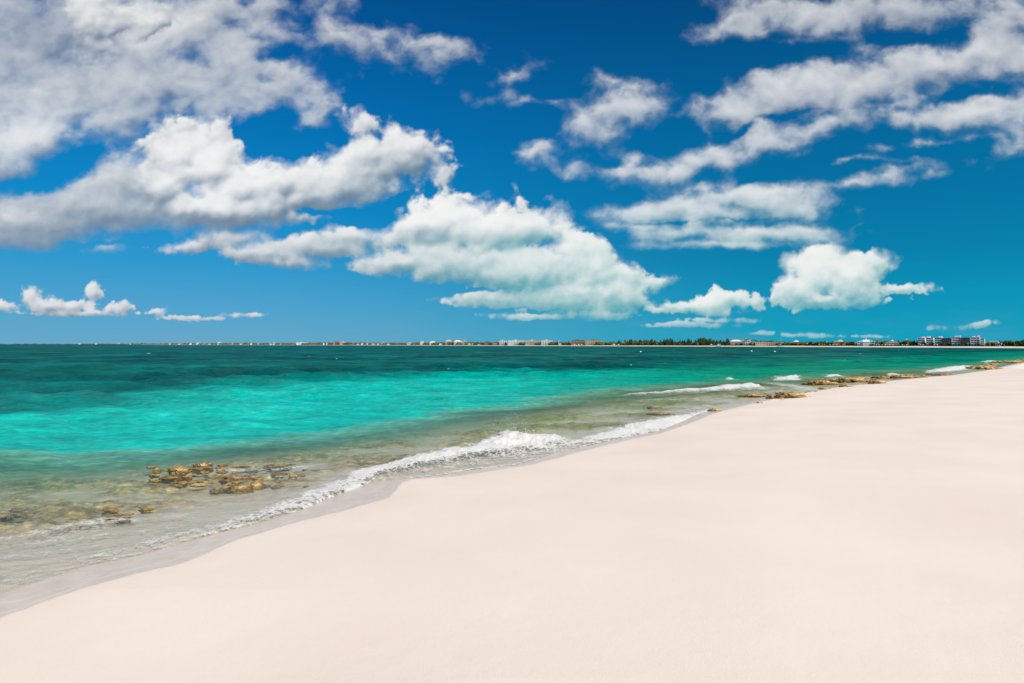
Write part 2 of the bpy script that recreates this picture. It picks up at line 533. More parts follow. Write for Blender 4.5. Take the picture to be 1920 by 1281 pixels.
# ------------------------------------------------------------------ cloud layer, 26 km away, light only where there is cloud
nrow, ncol = CXg.shape
dirs = np.stack([CXg, np.full_like(CXg, 1280.0), CYg], -1)
dirs /= np.linalg.norm(dirs, axis=-1, keepdims=True)
co = (dirs * 26000.0).reshape(-1, 3) + np.array([0, 0, EYE])
A_ = aT
keep = (np.maximum.reduce([A_[:-1, :-1], A_[1:, :-1], A_[:-1, 1:], A_[1:, 1:]]) > 0.004)
me = np_mesh("clouds", co, grid_faces(nrow, ncol, keep))
attr(me, "cloud_cover", aT.ravel().astype(np.float32))
attr(me, "cloud_light", cloud_col.reshape(-1, 3).astype(np.float32))
m, N, out = material("cloud")
em = N.node('ShaderNodeEmission', (attr_node(N, "cloud_light", 'Color'), 1.0))
tr = N.node('ShaderNodeBsdfTransparent')
mx = N.node('ShaderNodeMixShader', (attr_node(N, "cloud_cover"), tr.outputs[0], em.outputs[0]))
N.t.links.new(mx.outputs[0], out.inputs[0])
m.cycles.emission_sampling = 'NONE'
tag(link("clouds", me, m), "white and grey cumulus clouds drifting across the deep blue sky", "clouds", kind="structure")
del co, dirs, colC, colS, cloud_col
# ------------------------------------------------------------------ the lie of the land, as distance over bearing
def bearing_curve(pts, extra_left=(), extra_right=()):
    """points of the photograph on the water plane -> (bearing, log distance); extra points are (degrees, metres)"""
    p = np.array(pts, float)
    x, y = ground_at(p[:, 0], p[:, 1])
    a, r = np.arctan2(x, y), np.hypot(x, y)
    a = np.concatenate([[math.radians(q[0]) for q in extra_left], a, [math.radians(q[0]) for q in extra_right]])
    r = np.concatenate([[q[1] for q in extra_left], r, [q[1] for q in extra_right]])
    o = np.argsort(a)
    a, lr = a[o], np.log(r[o])
    # round the corners between the plotted points
    af = np.arctan(np.linspace(-.80, .80, 1400))
    lf = np.interp(np.concatenate([af]), a, lr)
    ker = np.hanning(17)
    ker /= ker.sum()
    lf = np.convolve(np.pad(lf, 8, mode='edge'), ker, 'valid')
    keep_ = (a < af[0]) | (a > af[-1])
    a, lr = np.concatenate([a[keep_], af[::4]]), np.concatenate([lr[keep_], lf[::4]])
    o = np.argsort(a)
    return a[o], lr[o]


def at_bearing(curve, a):
    return np.exp(np.interp(a, curve[0], curve[1]))


SHORE = bearing_curve(
    [(0, 1112), (75, 1088), (150, 1063), (263, 1040), (375, 1008), (488, 980), (563, 956), (638, 926), (700, 903), (760, 897), (827, 891),
     (873, 882), (973, 871), (1040, 849), (1123, 831), (1173, 819), (1233, 808), (1273, 792), (1320, 772), (1365, 765), (1420, 752), (1470, 743), (1520, 734),
     (1560, 727), (1640, 718), (1700, 710), (1760, 705), (1800, 701), (1850, 695), (1885, 686), (1920, 679)],
    [(-180, 3e4), (-150, 3e4), (-132, 600), (-122, 90), (-110, 30), (-95, 13.5), (-80, 9.6), (-65, 7.8), (-52, 7.6), (-44, 7.8)],
    [(39, 240), (43, 420), (48, 640), (52, 900), (58, 3e4), (180, 3e4)])
DRY = bearing_curve(
    [(0, 1160), (100, 1130), (215, 1095), (330, 1069), (385, 1047), (430, 1024), (540, 987), (640, 964), (690, 951), (735, 939), (742, 925), (748, 910), (770, 900),
     (860, 895), (1000, 873), (1060, 857), (1100, 846), (1180, 826), (1240, 814), (1300, 793), (1340, 777), (1420, 756), (1560, 729), (1700, 712), (1800, 703), (1885, 688), (1920, 681)],
    [(-180, 3e4), (-150, 3e4), (-133, 590), (-123, 85), (-111, 26), (-95, 11.5), (-80, 8.2), (-65, 6.9), (-52, 6.6), (-44, 6.9)],
    [(39, 235), (43, 410), (48, 630), (52, 880), (58, 3e4), (180, 3e4)])
REEF_IN = bearing_curve(
    [(0, 1010), (150, 990), (300, 962), (400, 935), (560, 912), (640, 890), (760, 868), (860, 842), (940, 815), (1060, 805), (1150, 802), (1250, 782),
     (1330, 758), (1400, 748), (1500, 732), (1600, 721), (1700, 708), (1800, 699), (1880, 685), (1920, 678.5)],
    [(-180, 4e4), (-150, 4e4), (-132, 640), (-122, 100), (-110, 35), (-95, 17), (-80, 12.5), (-65, 10.5), (-50, 10)],
    [(39, 245), (43, 430), (48, 650), (52, 910), (58, 4e4), (180, 4e4)])
TURQ_IN = bearing_curve(
    [(0, 848), (150, 852), (300, 842), (500, 828), (640, 805), (760, 785), (900, 764), (1000, 752), (1150, 731), (1300, 718), (1400, 713), (1500, 706), (1600, 699),
     (1750, 690), (1850, 682), (1920, 673)],
    [(-180, 5e4), (-150, 5e4), (-132, 700), (-122, 130), (-110, 55), (-95, 32), (-75, 26), (-55, 23)],
    [(39, 300), (43, 500), (48, 700), (52, 1000), (58, 5e4), (180, 5e4)])
TURQ_OUT = bearing_curve(
    [(0, 778), (150, 768), (300, 750), (450, 737), (640, 719), (800, 708), (960, 702), (1100, 700), (1280, 696), (1400, 691), (1500, 687), (1700, 676), (1800, 669), (1920, 662)],
    [(-180, 6e4), (-150, 6e4), (-132, 900), (-122, 200), (-110, 95), (-95, 60), (-75, 46), (-55, 42)],
    [(39, 420), (43, 620), (48, 800), (52, 1100), (58, 6e4), (180, 6e4)])
FAR_PTS = [(-200, 646.3), (0, 646.35), (200, 646.6), (400, 646.9), (600, 647.3), (800, 647.8), (960, 648.4), (1100, 649.1), (1200, 649.6), (1440, 650.8), (1680, 652.2), (1800, 653.0), (1920, 654.0)]
# how far below the horizon the water meets the far beach, in 1920ths
FAR_V = [(-300, 0.35), (0, 0.42), (200, 0.5), (400, 0.65), (600, 0.9), (800, 1.3), (960, 1.7), (1100, 2.1), (1200, 2.4), (1440, 3.1), (1680, 4.0), (1800, 4.6), (1920, 5.3), (2080, 6.2), (2300, 7.6), (2600, 8)]


def far_r(px):
    """straight-ahead distance (along Y) of the far waterline for a column of the photograph"""
    return 3840.0 / np.interp(px, [p for p, v in FAR_V], [v for p, v in FAR_V])


def far_range(a):
    px = 960 + 1280 * np.tan(np.clip(a, -1.2, 1.2))
    return np.where((a > -0.78) & (a < 0.95), far_r(px) / np.cos(np.clip(a, -1.2, 1.2)), 4e4)


def polyline(pts):
    p = np.array([q[:2] for q in pts], float)
    x, y = ground_at(p[:, 0], p[:, 1])
    extra = np.array([q[2:] for q in pts], float)
    return x, y, extra


def along(line, X, Y, reach):
    """signed distance to a polyline (positive on the sea side) with its interpolated values; far points get 1e3"""
    lx, ly, ex = line
    best = np.full(X.shape, 1e3, np.float32)
    sign = np.ones(X.shape, np.float32)
    vals = np.zeros(X.shape + (ex.shape[1],), np.float32)
    box = (X > lx.min() - reach) & (X < lx.max() + reach) & (Y > ly.min() - reach) & (Y < ly.max() + reach)
    x, y = X[box], Y[box]
    b, s, v = best[box], sign[box], vals[box]
    for i in range(len(lx) - 1):
        ax, ay, bx_, by_ = lx[i], ly[i], lx[i + 1], ly[i + 1]
        ux, uy = bx_ - ax, by_ - ay
        L2 = ux * ux + uy * uy
        t = np.clip(((x - ax) * ux + (y - ay) * uy) / L2, 0, 1)
        d = np.hypot(x - ax - t * ux, y - ay - t * uy)
        side = np.sign(ux * (y - ay) - uy * (x - ax))
        m_ = d < b
        b = np.where(m_, d, b)
        s = np.where(m_, side, s)
        v = np.where(m_[:, None], ex[i] + (ex[i + 1] - ex[i]) * t[:, None], v)
    best[box], sign[box], vals[box] = b, s, v
    return best * np.where(sign == 0, 1, sign), vals


def bearings(n_in, half, out_to, n_out):
    """bearings, dense in front of the camera (even in the picture), coarser to the sides"""
    mid = np.arctan(np.linspace(-math.tan(half), math.tan(half), n_in))
    side = half + (np.linspace(0, 1, n_out + 1)[1:] ** 1.5) * (out_to - half)
    return np.concatenate([-side[::-1], mid, side])


def shore_distance(a, r, curve=SHORE, lo=-128, hi=49):
    """distance from a bearing curve, positive on the sea side"""
    a, r = np.asarray(a, np.float32), np.asarray(r, np.float32)
    ab = np.unique(np.concatenate([curve[0][(curve[0] > math.radians(lo)) & (curve[0] < math.radians(hi))][::3], np.radians(np.arange(lo, hi, 4.0))]))
    rb = at_bearing(curve, ab)
    lx, ly = (rb * np.sin(ab)).astype(np.float32), (rb * np.cos(ab)).astype(np.float32)
    x, y = r * np.sin(a), r * np.cos(a)
    best = np.full(x.shape, 1e9, np.float32)
    for i in range(len(lx) - 1):
        ux, uy = lx[i + 1] - lx[i], ly[i + 1] - ly[i]
        px_, py_ = x - lx[i], y - ly[i]
        t = np.clip((px_ * ux + py_ * uy) / (ux * ux + uy * uy), 0, 1)
        px_ -= t * ux
        py_ -= t * uy
        np.minimum(best, px_ * px_ + py_ * py_, out=best)
    return np.sqrt(best) * np.sign(r - at_bearing(curve, a)).astype(np.float32)


def land_height(X, Y, a, r, d):
    inl = np.maximum(-d, 0)
    sand = 0.52 * (1 - np.exp(-(inl / 6.0) ** 1.35)) + 0.02 * inl / (1 + inl)
    sand = sand + fbm(X / 5, Y / 5, 3, .5, 140) * 0.012 * sstep(inl, 1.5, 6) + fbm(X / 22, Y / 22, 3, .5, 144) * 0.045 * sstep(inl, 4, 14)
    off = np.maximum(d, 0)
    bed = -np.interp(off, [0, 1, 4, 10, 20, 45, 120, 400], [0, 0.04, 0.18, 0.42, 0.9, 2.0, 3.4, 5.0])
    return np.where(d < 0, sand, bed)


# ------------------------------------------------------------------ ground: beach and seabed in one sheet
az_g = bearings(900, math.radians(39), math.radians(180), 120)
v_g = np.concatenate([np.arange(3000, 700, -40), np.arange(700, 60, -1.6), np.arange(60, 8, -0.5), np.geomspace(8, 0.09, 50)])
r_g = 3840.0 / v_g
Ag, Rg = np.meshgrid(az_g, r_g)
Xg, Yg = (Rg * np.sin(Ag)).astype(np.float32), (Rg * np.cos(Ag)).astype(np.float32)
Dg = shore_distance(Ag, Rg)
wob = fbm(Xg / 1.6, Yg / 1.6, 4, .55, 150) * np.clip(Rg / 12, 0.5, 4)
reef_in_d = shore_distance(Ag, Rg, REEF_IN) + wob * 1.3
turq_in_d = shore_distance(Ag, Rg, TURQ_IN) + wob * 1.8
reef = sstep(reef_in_d, -0.3, 0.9) * (1 - sstep(turq_in_d, -3.2, 0.2))
patch = fbm(Xg / 3.4, Yg / 1.9, 5, .6, 160)
reef = reef * sstep(patch, -.28, .10)
k_s = sstep(-Dg, 1.5, 6)
Ds = Dg * (1 - k_s) + blur(Dg, 60, 2) * k_s            # no creases where two stretches of shore are equally near
Zg = land_height(Xg, Yg, Ag, Rg, np.where(Dg < 0, np.minimum(Ds, 0), Dg))
lump = (wfbm(Xg / 0.55, Yg / 0.55, 3, .55, 170) - 0.3)
Zg = np.where(Dg > 0, np.minimum(Zg + reef * lump * 0.22, -0.02 - 0 * Zg), Zg)
dry_d = shore_distance(Ag, Rg, DRY) + fbm(Xg / .7, Yg / .7, 4, .55, 175) * 0.09
wet = sstep(dry_d, -0.02, 0.035) + 0.10 * sstep(dry_d, -.5, 0)
me = np_mesh("ground", np.stack([Xg, Yg, Zg], -1).reshape(-1, 3), grid_faces(*Xg.shape))
attr(me, "wet", np.clip(wet, 0, 1).ravel().astype(np.float32))
lines = np.exp(-((dry_d - .16 - fbm(Xg / 1.3, Yg / 1.3, 3, .5, 176) * .35) / .022) ** 2) + .7 * np.exp(-((dry_d - .42 - fbm(Xg / 1.1, Yg / 1.1, 3, .5, 178) * .5) / .02) ** 2)
attr(me, "swash", (lines * wet * (Rg < 40)).ravel().astype(np.float32))
attr(me, "reef", reef.ravel().astype(np.float32))
attr(me, "olive", (sstep(Xg, -4, 2) * 1.0).ravel().astype(np.float32))

m, N, out = material("beach_sand")
geo = N.node('ShaderNodeNewGeometry').outputs['Position']
n1 = N.noise(geo, 0.35, 4.0, 0.5)
n2 = N.noise(geo, 60.0, 3.0, 0.7)
n3 = N.noise(geo, 3.0, 5.0, 0.6)
sand = N.mix(N.linmap(n1.outputs[0], .3, .7), lin(242, 227, 214), lin(248, 236, 225))
sand = N.mix(N.linmap(n2.outputs[0], .3, .75, 0, .16), sand, lin(206, 186, 168))
speck = N.noise(geo, 22.0, 2.0, 0.5)
sand = N.mix(N.smooth(speck.outputs[0], .80, .86, 0, .35), sand, lin(150, 128, 110))
wetc = N.mix(N.linmap(n3.outputs[0], .35, .65), lin(212, 198, 184), lin(224, 211, 198))
wetc = N.mix(N.m("MULTIPLY", attr_node(N, "swash"), .55), wetc, lin(238, 228, 220))
ground_c = N.mix(attr_node(N, "wet"), sand, wetc)
rn = N.noise(N.vm('MULTIPLY', geo, (1.0, 1.3, 1.0)), 2.4, 8.0, 0.74)
rn2 = N.noise(geo, 7.5, 6.0, 0.75)
reef_brown = N.ramp(rn.outputs[0], [(0.30, lin(78, 68, 50)), (0.40, lin(122, 108, 78)), (0.48, lin(168, 148, 108)), (0.56, lin(204, 180, 130)), (0.70, lin(228, 212, 176))])
reef_olive = N.ramp(rn.outputs[0], [(0.30, lin(84, 88, 34)), (0.45, lin(130, 134, 50)), (0.55, lin(168, 160, 66)), (0.70, lin(206, 186, 104))])
reef_c = N.mix(attr_node(N, "olive"), reef_brown, reef_olive)
reef_c = N.mix(1.0, reef_c, N.ramp(rn2.outputs[0], [(.32, (.38, .38, .38, 1)), (.68, (1.8, 1.68, 1.55, 1))]), 'MULTIPLY')
col = N.mix(attr_node(N, "reef"), ground_c, reef_c)
bump = N.node('ShaderNodeBump', {'Strength': 0.25, 'Distance': 0.01, 'Height': N.m('ADD', n2.outputs[0], N.m('MULTIPLY', n3.outputs[0], 2.5))})
b = N.node('ShaderNodeBsdfPrincipled', {'Base Color': col, 'Roughness': N.linmap(attr_node(N, "wet"), 0, 1, .95, .30), 'Specular IOR Level': N.linmap(attr_node(N, "wet"), 0, 1, .1, .28), 'Normal': bump.outputs[0]})
N.t.links.new(b.outputs[0], out.inputs[0])
tag(link("ground", me, m), kind="structure")

# ------------------------------------------------------------------ sea
az_w = bearings(1150, math.radians(38.6), math.radians(140), 90)
v_w = np.concatenate([np.arange(760, 60, -0.95), np.arange(60, 7, -0.16), np.arange(7, 0.9, -0.12), np.geomspace(0.9, 0.08, 24)])
r_w = 3840.0 / v_w
Aw, Rw = np.meshgrid(az_w.astype(np.float32), r_w.astype(np.float32))
X, Y = Rw * np.sin(Aw), Rw * np.cos(Aw)
D = shore_distance(Aw, Rw).astype(np.float32)
cell = np.maximum(np.gradient(r_w)[:, None], Rw * (np.gradient(az_w)[None, :])).astype(np.float32)
rng = np.random.default_rng(5)
Z = np.zeros_like(X)
calm = sstep(D, 0.2, 26) * 0.92 + 0.08
gust = 0.75 + 0.6 * fbm(X / 35, Y / 55, 3, .5, 200)
for i in range(46):
    lam = 0.55 * (16.0 / 0.55) ** (i / 45) * rng.uniform(.9, 1.1)
    th = rng.normal(-0.25, 0.55)                       # waves run in towards the beach
    kx, ky = math.sin(th) * 2 * math.pi / lam, -math.cos(th) * 2 * math.pi / lam
    amp = 0.0125 * lam ** 0.80 * (1.25 if lam < 2.2 else 1.0) * (0.62 if lam > 7 else 1.0) * rng.uniform(.6, 1.3)
    ph = rng.uniform(0, 6.28)
    w_ = sstep(lam / cell, 2.2, 4.5)
    s_ = np.sin(kx * X + ky * Y + ph + 0.9 * perlin(X / (lam * 2.2), Y / (lam * 2.2), 210 + i))
    Z += amp * w_ * (2 * (0.5 + 0.5 * s_) ** 1.5 - .8)
Z *= calm * gust
SWELL = [  # crest lines: x, y, height, foam, foam width
    # the wave breaking on the beach
    [(330, 1003, .03, .4, .3), (430, 983, .06, .62, .35), (500, 963, .09, .78, .4), (575, 940, .12, .95, .42), (640, 912, .15, 1.08, .45), (700, 888, .18, 1.18, .5), (760, 872, .23, 1.25, .6), (820, 861, .26, 1.3, .7),
     (875, 850, .30, 1.35, .9), (930, 840, .40, 1.5, 1.3), (965, 833, .46, 1.6, 1.6), (1000, 828, .38, 1.4, 1.4), (1025, 823, .22, 1.1, .7), (1045, 820, .06, .5, .4)],
    # on the right of it
    [(1060, 834, .03, .8, .3), (1100, 826, .10, 1.1, .6), (1150, 815, .18, 1.3, 1.0), (1205, 801, .22, 1.35, 1.2), (1255, 790, .22, 1.3, 1.2), (1285, 781, .08, .9, .7), (1330, 769, .06, .8, .6), (1345, 764, .02, .3, .4)],
    # thin breaker farther out
    [(1172, 741, .05, .7, .4), (1210, 739.5, .22, 1.1, .6), (1260, 737, .30, 1.15, .8), (1310, 734, .34, 1.2, .9), (1350, 731, .40, 1.25, 1.1), (1390, 727, .55, 1.4, 1.5), (1412, 725, .50, 1.4, 1.5), (1420, 725, .10, .6, .5)],
    # small caps farther along the shore
    [(1358, 713, .1, .6, .6), (1368, 712, .42, 1.3, 1.0), (1378, 712, .1, .6, .6)],
    [(1455, 713, .2, .9, 1.0), (1470, 712, .65, 1.5, 2.0), (1485, 712, .65, 1.5, 2.0), (1495, 713, .2, .9, 1.0)],
    [(1552, 707, .2, .9, 1.0), (1566, 706, .5, 1.4, 1.4), (1580, 706.5, .15, .7, 1.0)],
    [(1664, 703.5, .1, .7, 1.2), (1674, 703, .5, 1.3, 1.6), (1684, 703, .1, .6, 1.0)],
    [(1735, 698.5, .1, .8, 1.2), (1750, 697, .3, 1.1, 2.0), (1772, 694, .4, 1.3, 2.6), (1800, 690, .55, 1.4, 3.2), (1818, 688, .4, 1.2, 2.4), (1830, 687, .1, .6, 1.4)],
    [(1840, 679, .1, .7, 1.5), (1856, 678, .5, 1.3, 2.0), (1875, 678, .1, .6, 1.5)],
]
LOW = [  # unbroken swells: x, y, height, -, -
    [(880, 800, .02, 0, 0), (960, 786, .10, 0, 0), (1040, 778, .20, 0, 0), (1120, 768, .24, 0, 0), (1200, 758, .20, 0, 0), (1280, 752, .06, 0, 0)],
    [(180, 800, .02, 0, 0), (300, 782, .16, 0, 0), (420, 770, .20, 0, 0), (560, 762, .08, 0, 0)],
    [(0, 795, .10, 0, 0), (60, 792, .18, 0, 0), (140, 778, .16, 0, 0), (240, 774, .03, 0, 0)],
    [(250, 700, .1, 0, 0), (380, 699, .34, 0, 0), (520, 702, .30, 0, 0), (620, 706, .1, 0, 0)],
    [(60, 688, .1, 0, 0), (160, 692, .36, 0, 0), (260, 690, .1, 0, 0)],
    [(640, 852, .02, 0, 0), (760, 838, .09, 0, 0), (880, 822, .12, 0, 0), (990, 800, .06, 0, 0)],
    [(1000, 750, .02, 0, 0), (1120, 738, .14, 0, 0), (1260, 727, .14, 0, 0), (1330, 720, .03, 0, 0)],
]
foam = np.zeros_like(X)
froth = np.zeros_like(X)
for pts in SWELL:
    ln = polyline(pts)
    hmax = max(p[2] for p in pts)
    wid = 0.45 + hmax * 1.6
    d_, v_ = along(ln, X, Y, wid * 4)
    d_ = d_ + fbm(X / (wid * .9), Y / (wid * .9), 4, .6, 220) * wid * .35
    rag = 0.55 + 0.9 * np.clip(fbm(X / (wid * .8) + 7, Y / (wid * .8), 4, .62, 222) + .5, 0, 1.1)
    far_ = 1 / (1 + (Rw / 45) ** 2)
    rag = rag * (0.62 + 0.38 * far_)
    back, front = 1.5 * wid, 0.75 * wid
    prof = np.where(d_ > 0, np.exp(-(d_ / back) ** 2), np.exp(-(d_ / front) ** 2))
    Z += prof * v_[..., 0] * rag * .62
    fw = v_[..., 2] * (.35 + .65 * rag)
    fm = np.where(d_ > 0, np.exp(-(d_ / (0.28 * fw + .01)) ** 2), np.exp(-(np.maximum(-d_ - fw * .35, 0) / (0.55 * fw + .01)) ** 2)) * v_[..., 1]
    foam = np.maximum(foam, fm)
    froth = np.maximum(froth, fm * np.clip(v_[..., 0] * .7, .02, .3))
    trail = np.where(d_ > 0, np.exp(-(d_ / (.5 * fw + .01)) ** 2), np.exp(-(-d_ / (1.9 * fw + .01)) ** 2)) * v_[..., 1] * .58
    foam = np.maximum(foam, trail)
for pts in LOW:
    ln = polyline(pts)
    hmax = max(p[2] for p in pts)
    wid = 0.6 + hmax * 4.0
    d_, v_ = along(ln, X, Y, wid * 4)
    d_ = d_ + fbm(X / (wid * 1.5), Y / (wid * 1.5), 3, .5, 225) * wid * .4
    Z += np.where(d_ > 0, np.exp(-(d_ / (wid * 1.4)) ** 2), np.exp(-(d_ / (wid * .8)) ** 2)) * v_[..., 0]
FOAM_LINES = [  # lacy foam left by earlier waves: x, y, amount, width
    [(0, 1014, .55, .16), (70, 1002, .62, .18), (150, 985, .68, .22), (230, 978, .6, .2), (330, 970, .45, .15), (400, 960, .2, .1)],
    [(0, 1052, .5, .12), (100, 1040, .5, .12), (200, 1022, .35, .12), (300, 1012, .3, .12)],
    [(0, 1030, .35, .2), (120, 1012, .45, .25), (260, 1000, .35, .2), (380, 985, .3, .2)],
    [(375, 872, .3, .25), (430, 880, .55, .35), (500, 882, .5, .35), (560, 880, .62, .35), (585, 874, .4, .3)],
    [(440, 897, .25, .15), (520, 896, .5, .2), (560, 906, .25, .2)],
    [(1190, 760, .4, .4), (1260, 752, .55, .5), (1340, 748, .5, .5), (1400, 742, .3, .4)],
    [(1250, 774, .4, .4), (1310, 764, .55, .5), (1350, 758, .3, .4)],
    [(1410, 716, .2, .6), (1450, 719, .6, 1.2), (1490, 724, .7, 1.4), (1520, 732, .6, .8), (1545, 729, .3, .5)],
    [(1520, 713, .3, .8), (1570, 709.5, .6, .8), (1630, 707.5, .6, .8), (1680, 705.5, .5, .8)],
    [(1820, 694, .5, 1.6), (1850, 686, .5, 1.6), (1885, 681, .4, 1.6)],
    [(720, 880, .3, .2), (820, 878, .45, .25), (900, 868, .5, .35), (980, 858, .5, .35), (1040, 842, .35, .3)],
]
lace = np.zeros_like(X)
for pts in FOAM_LINES:
    d_, v_ = along(polyline(pts), X, Y, 8)
    d_ = d_ + fbm(X / .9, Y / .9, 4, .6, 230) * np.clip(v_[..., 1], .1, 1) * 1.3
    lace = np.maximum(lace, np.exp(-(d_ / (v_[..., 1] + .01)) ** 2) * v_[..., 0])
edge_line = np.interp(960 + 1280 * np.tan(np.clip(Aw, -1.2, 1.2)), [-50, 0, 130, 240, 400, 620, 700, 745, 780, 830, 900, 1000, 1050, 1100, 1300, 1400, 1560, 1900],
                      [.3, .35, .45, .6, .6, .55, .2, .1, .8, .8, .75, .75, .6, .7, .7, .4, .3, .3])
e_w = 0.035 + 0.05 * (fbm(X / 1.1, Y / 1.1, 3, .5, 240) + .4)
lace = np.maximum(lace, np.exp(-((D - 0.05) / (e_w * (1 + Rw / 25))) ** 2) * edge_line)
# wide froth behind the beach foam on the left
sw = np.interp(960 + 1280 * np.tan(np.clip(Aw, -1.2, 1.2)), [-200, 0, 200, 380, 560, 700, 740], [.35, .45, .66, .78, .85, .7, 0])
lace = np.maximum(lace, sw * np.exp(-((D - 0.32) / 0.24) ** 2) * 0.72)
gusty = sstep(fbm(X / 40, Y / 60, 3, .5, 290), -.1, .3)
caps = sstep(fbm(X / 2.6, Y / 1.6, 3, .5, 295), .50, .60) * gusty * sstep(Rw, 38, 70) * (1 - sstep(Rw, 420, 700)) * sstep(shore_distance(Aw, Rw, TURQ_OUT), -2, 10)
foam_all = np.maximum(np.maximum(foam, lace), caps * .9)
fine = wfbm(X / .10, Y / .10, 3, .55, 250) * (cell < .12) + wfbm(X / .45, Y / .45, 3, .6, 255)
Z += froth * (fine - .5) * 0.14 * (cell < .6) * sstep(D, .45, .9)
Z += np.clip(lace, 0, 1) * 0.006
Z = Z * sstep(D, -.35, .5) + np.where(D < .6, 0.006, 0)
Z = np.where(D < 0, np.maximum(-0.02 + Z * 0 + 0.02 * sstep(D, -.12, .0), -0.02), Z)

# water body: what the depth of water over pale sand, reef or weed gives back
ti = shore_distance(Aw, Rw, TURQ_IN) + fbm(X / 4, Y / 3, 4, .55, 260) * np.clip(Rw / 14, .8, 6)
to = shore_distance(Aw, Rw, TURQ_OUT) + fbm(X / 11, Y / 8, 4, .6, 265) * np.clip(Rw / 7, 2, 22)
band = np.clip(Rw / 40, .25, 4)
k_in = sstep(ti, -5.0 * band, 1.8 * band)
k_out = sstep(to, -5.0 * band, 9.0 * band)
rightness = sstep(Aw, -0.15, 0.42)
c_shal = np.array(lin(150, 176, 150)[:3])
c_tq = np.array(lin(0, 183, 170)[:3])[None, None] * (1 - rightness[..., None]) + np.array(lin(0, 140, 112)[:3]) * rightness[..., None]
c_dk = np.array(lin(0, 72, 76)[:3])[None, None] * (1 - rightness[..., None]) + np.array(lin(0, 62, 58)[:3]) * rightness[..., None]
c_mid = np.array(lin(0, 116, 110)[:3])
pat = fbm(X / 26, Y / 34, 5, .6, 270)
pat2 = fbm(X / 7, Y / 7, 4, .6, 275)
dark = np.clip(0.55 + pat * 1.5 + pat2 * .35 * sstep(30 / cell, 1, 4), 0, 1)
deep = c_dk * dark[..., None] + c_mid * (1 - dark[..., None])
hor_ = sstep(Rw, 500, 1500)[..., None] * (1 - rightness[..., None] * .7)
deep = deep * (1 - hor_) + np.array(lin(0, 92, 104)[:3]) * hor_
pale = sstep(fbm(X / 5, Y / 3.5, 4, .6, 280), .0, .5)[..., None] * (1 - k_out[..., None])
tq = c_tq * (1 + .25 * pale)
body = c_shal * (1 - k_in[..., None]) + tq * k_in[..., None]
body = body * (1 - k_out[..., None]) + deep * k_out[..., None]
frac = np.clip(D / np.maximum(D - ti, 0.5), 0, 1)
opac = 0.02 + 0.10 * sstep(frac, .05, .5) + 0.50 * sstep(frac, .45, 1.0)
green = sstep(frac, .25, .9)[..., None] * (1 - k_in[..., None])
body = body * (1 - green) + (np.array(lin(92, 186, 158)[:3]) * (1 - rightness[..., None]) + np.array(lin(112, 156, 104)[:3]) * rightness[..., None]) * green
opac = opac * (1 - k_in) + k_in
keepm = (D > -0.30) & (Rw < far_range(Aw) + 60)
kf = keepm[:-1, :-1] & keepm[1:, :-1] & keepm[:-1, 1:] & keepm[1:, 1:]
me = np_mesh("sea", np.stack([X, Y, Z], -1).reshape(-1, 3), grid_faces(*X.shape, kf))
attr(me, "foam", foam_all.ravel().astype(np.float32))
attr(me, "opacity", opac.ravel().astype(np.float32))
attr(me, "body", body.reshape(-1, 3).astype(np.float32))

m, N, out = material("sea_water")
geo = N.node('ShaderNodeNewGeometry').outputs['Position']
dist = N.vm('LENGTH', geo)
nA = N.noise(N.vm('MULTIPLY', geo, (1.0, 1.5, 1.0)), 2.6, 5.0, 0.62)
nB = N.noise(N.vm('MULTIPLY', geo, (0.6, 1.2, 1.0)), 0.55, 5.0, 0.6)
nC_ = N.noise(N.vm('MULTIPLY', geo, (0.35, 1.0, 1.0)), 0.11, 5.0, 0.65)
h = N.m('ADD', N.m('MULTIPLY', nA.outputs[0], N.linmap(dist, 5, 60, .07, .12)), N.m('MULTIPLY', nB.outputs[0], N.linmap(dist, 8, 60, .07, .42)))
h = N.m('ADD', h, N.m('MULTIPLY', nC_.outputs[0], N.linmap(dist, 60, 400, .0, 1.8)))
bp = N.node('ShaderNodeBump', {'Strength': 0.9, 'Distance': 1.0, 'Height': h})
bodyc = attr_node(N, "body", 'Color')
mod = N.ramp(nB.outputs[0], [(.32, (.74, .74, .76, 1)), (.5, (1, 1, 1, 1)), (.68, (1.24, 1.22, 1.2, 1))])  # these noise ramps paint light and dark wave faces into the water colour
modf = N.ramp(nC_.outputs[0], [(.36, (.42, .46, .5, 1)), (.48, (.9, .9, .9, 1)), (.56, (1.1, 1.1, 1.1, 1)), (.66, (1.7, 1.6, 1.6, 1))])  # far off: dark steep faces and bright backs of waves, as colour
moda = N.ramp(nA.outputs[0], [(.34, (.72, .74, .76, 1)), (.5, (1, 1, 1, 1)), (.66, (1.26, 1.24, 1.22, 1))])  # near: light and dark of the small chop, as colour
mod = N.mix(1.0, mod, moda, 'MULTIPLY')
mod = N.mix(N.m('MULTIPLY', N.smooth(dist, 40, 120), .7), mod, modf)
bodyc = N.mix(1.0, bodyc, mod, 'MULTIPLY')
dif = N.node('ShaderNodeBsdfDiffuse', {'Color': bodyc, 'Normal': bp.outputs[0]})
trn = N.node('ShaderNodeBsdfTransparent', {'Color': N.mix(N.m('MULTIPLY', attr_node(N, "opacity"), 3.0, clamp=True), (.97, .985, .96, 1), (.80, .95, .82, 1))})
opn = N.m('ADD', attr_node(N, "opacity"), N.m('MULTIPLY', N.m('SUBTRACT', nA.outputs[0], .5), .35), clamp=True)
opn = N.m('MAXIMUM', opn, N.smooth(attr_node(N, "opacity"), .9, 1.0))
inner = N.node('ShaderNodeMixShader', (opn, trn.outputs[0], dif.outputs[0]))
fr = N.node('ShaderNodeFresnel', {'IOR': 1.33, 'Normal': bp.outputs[0]})
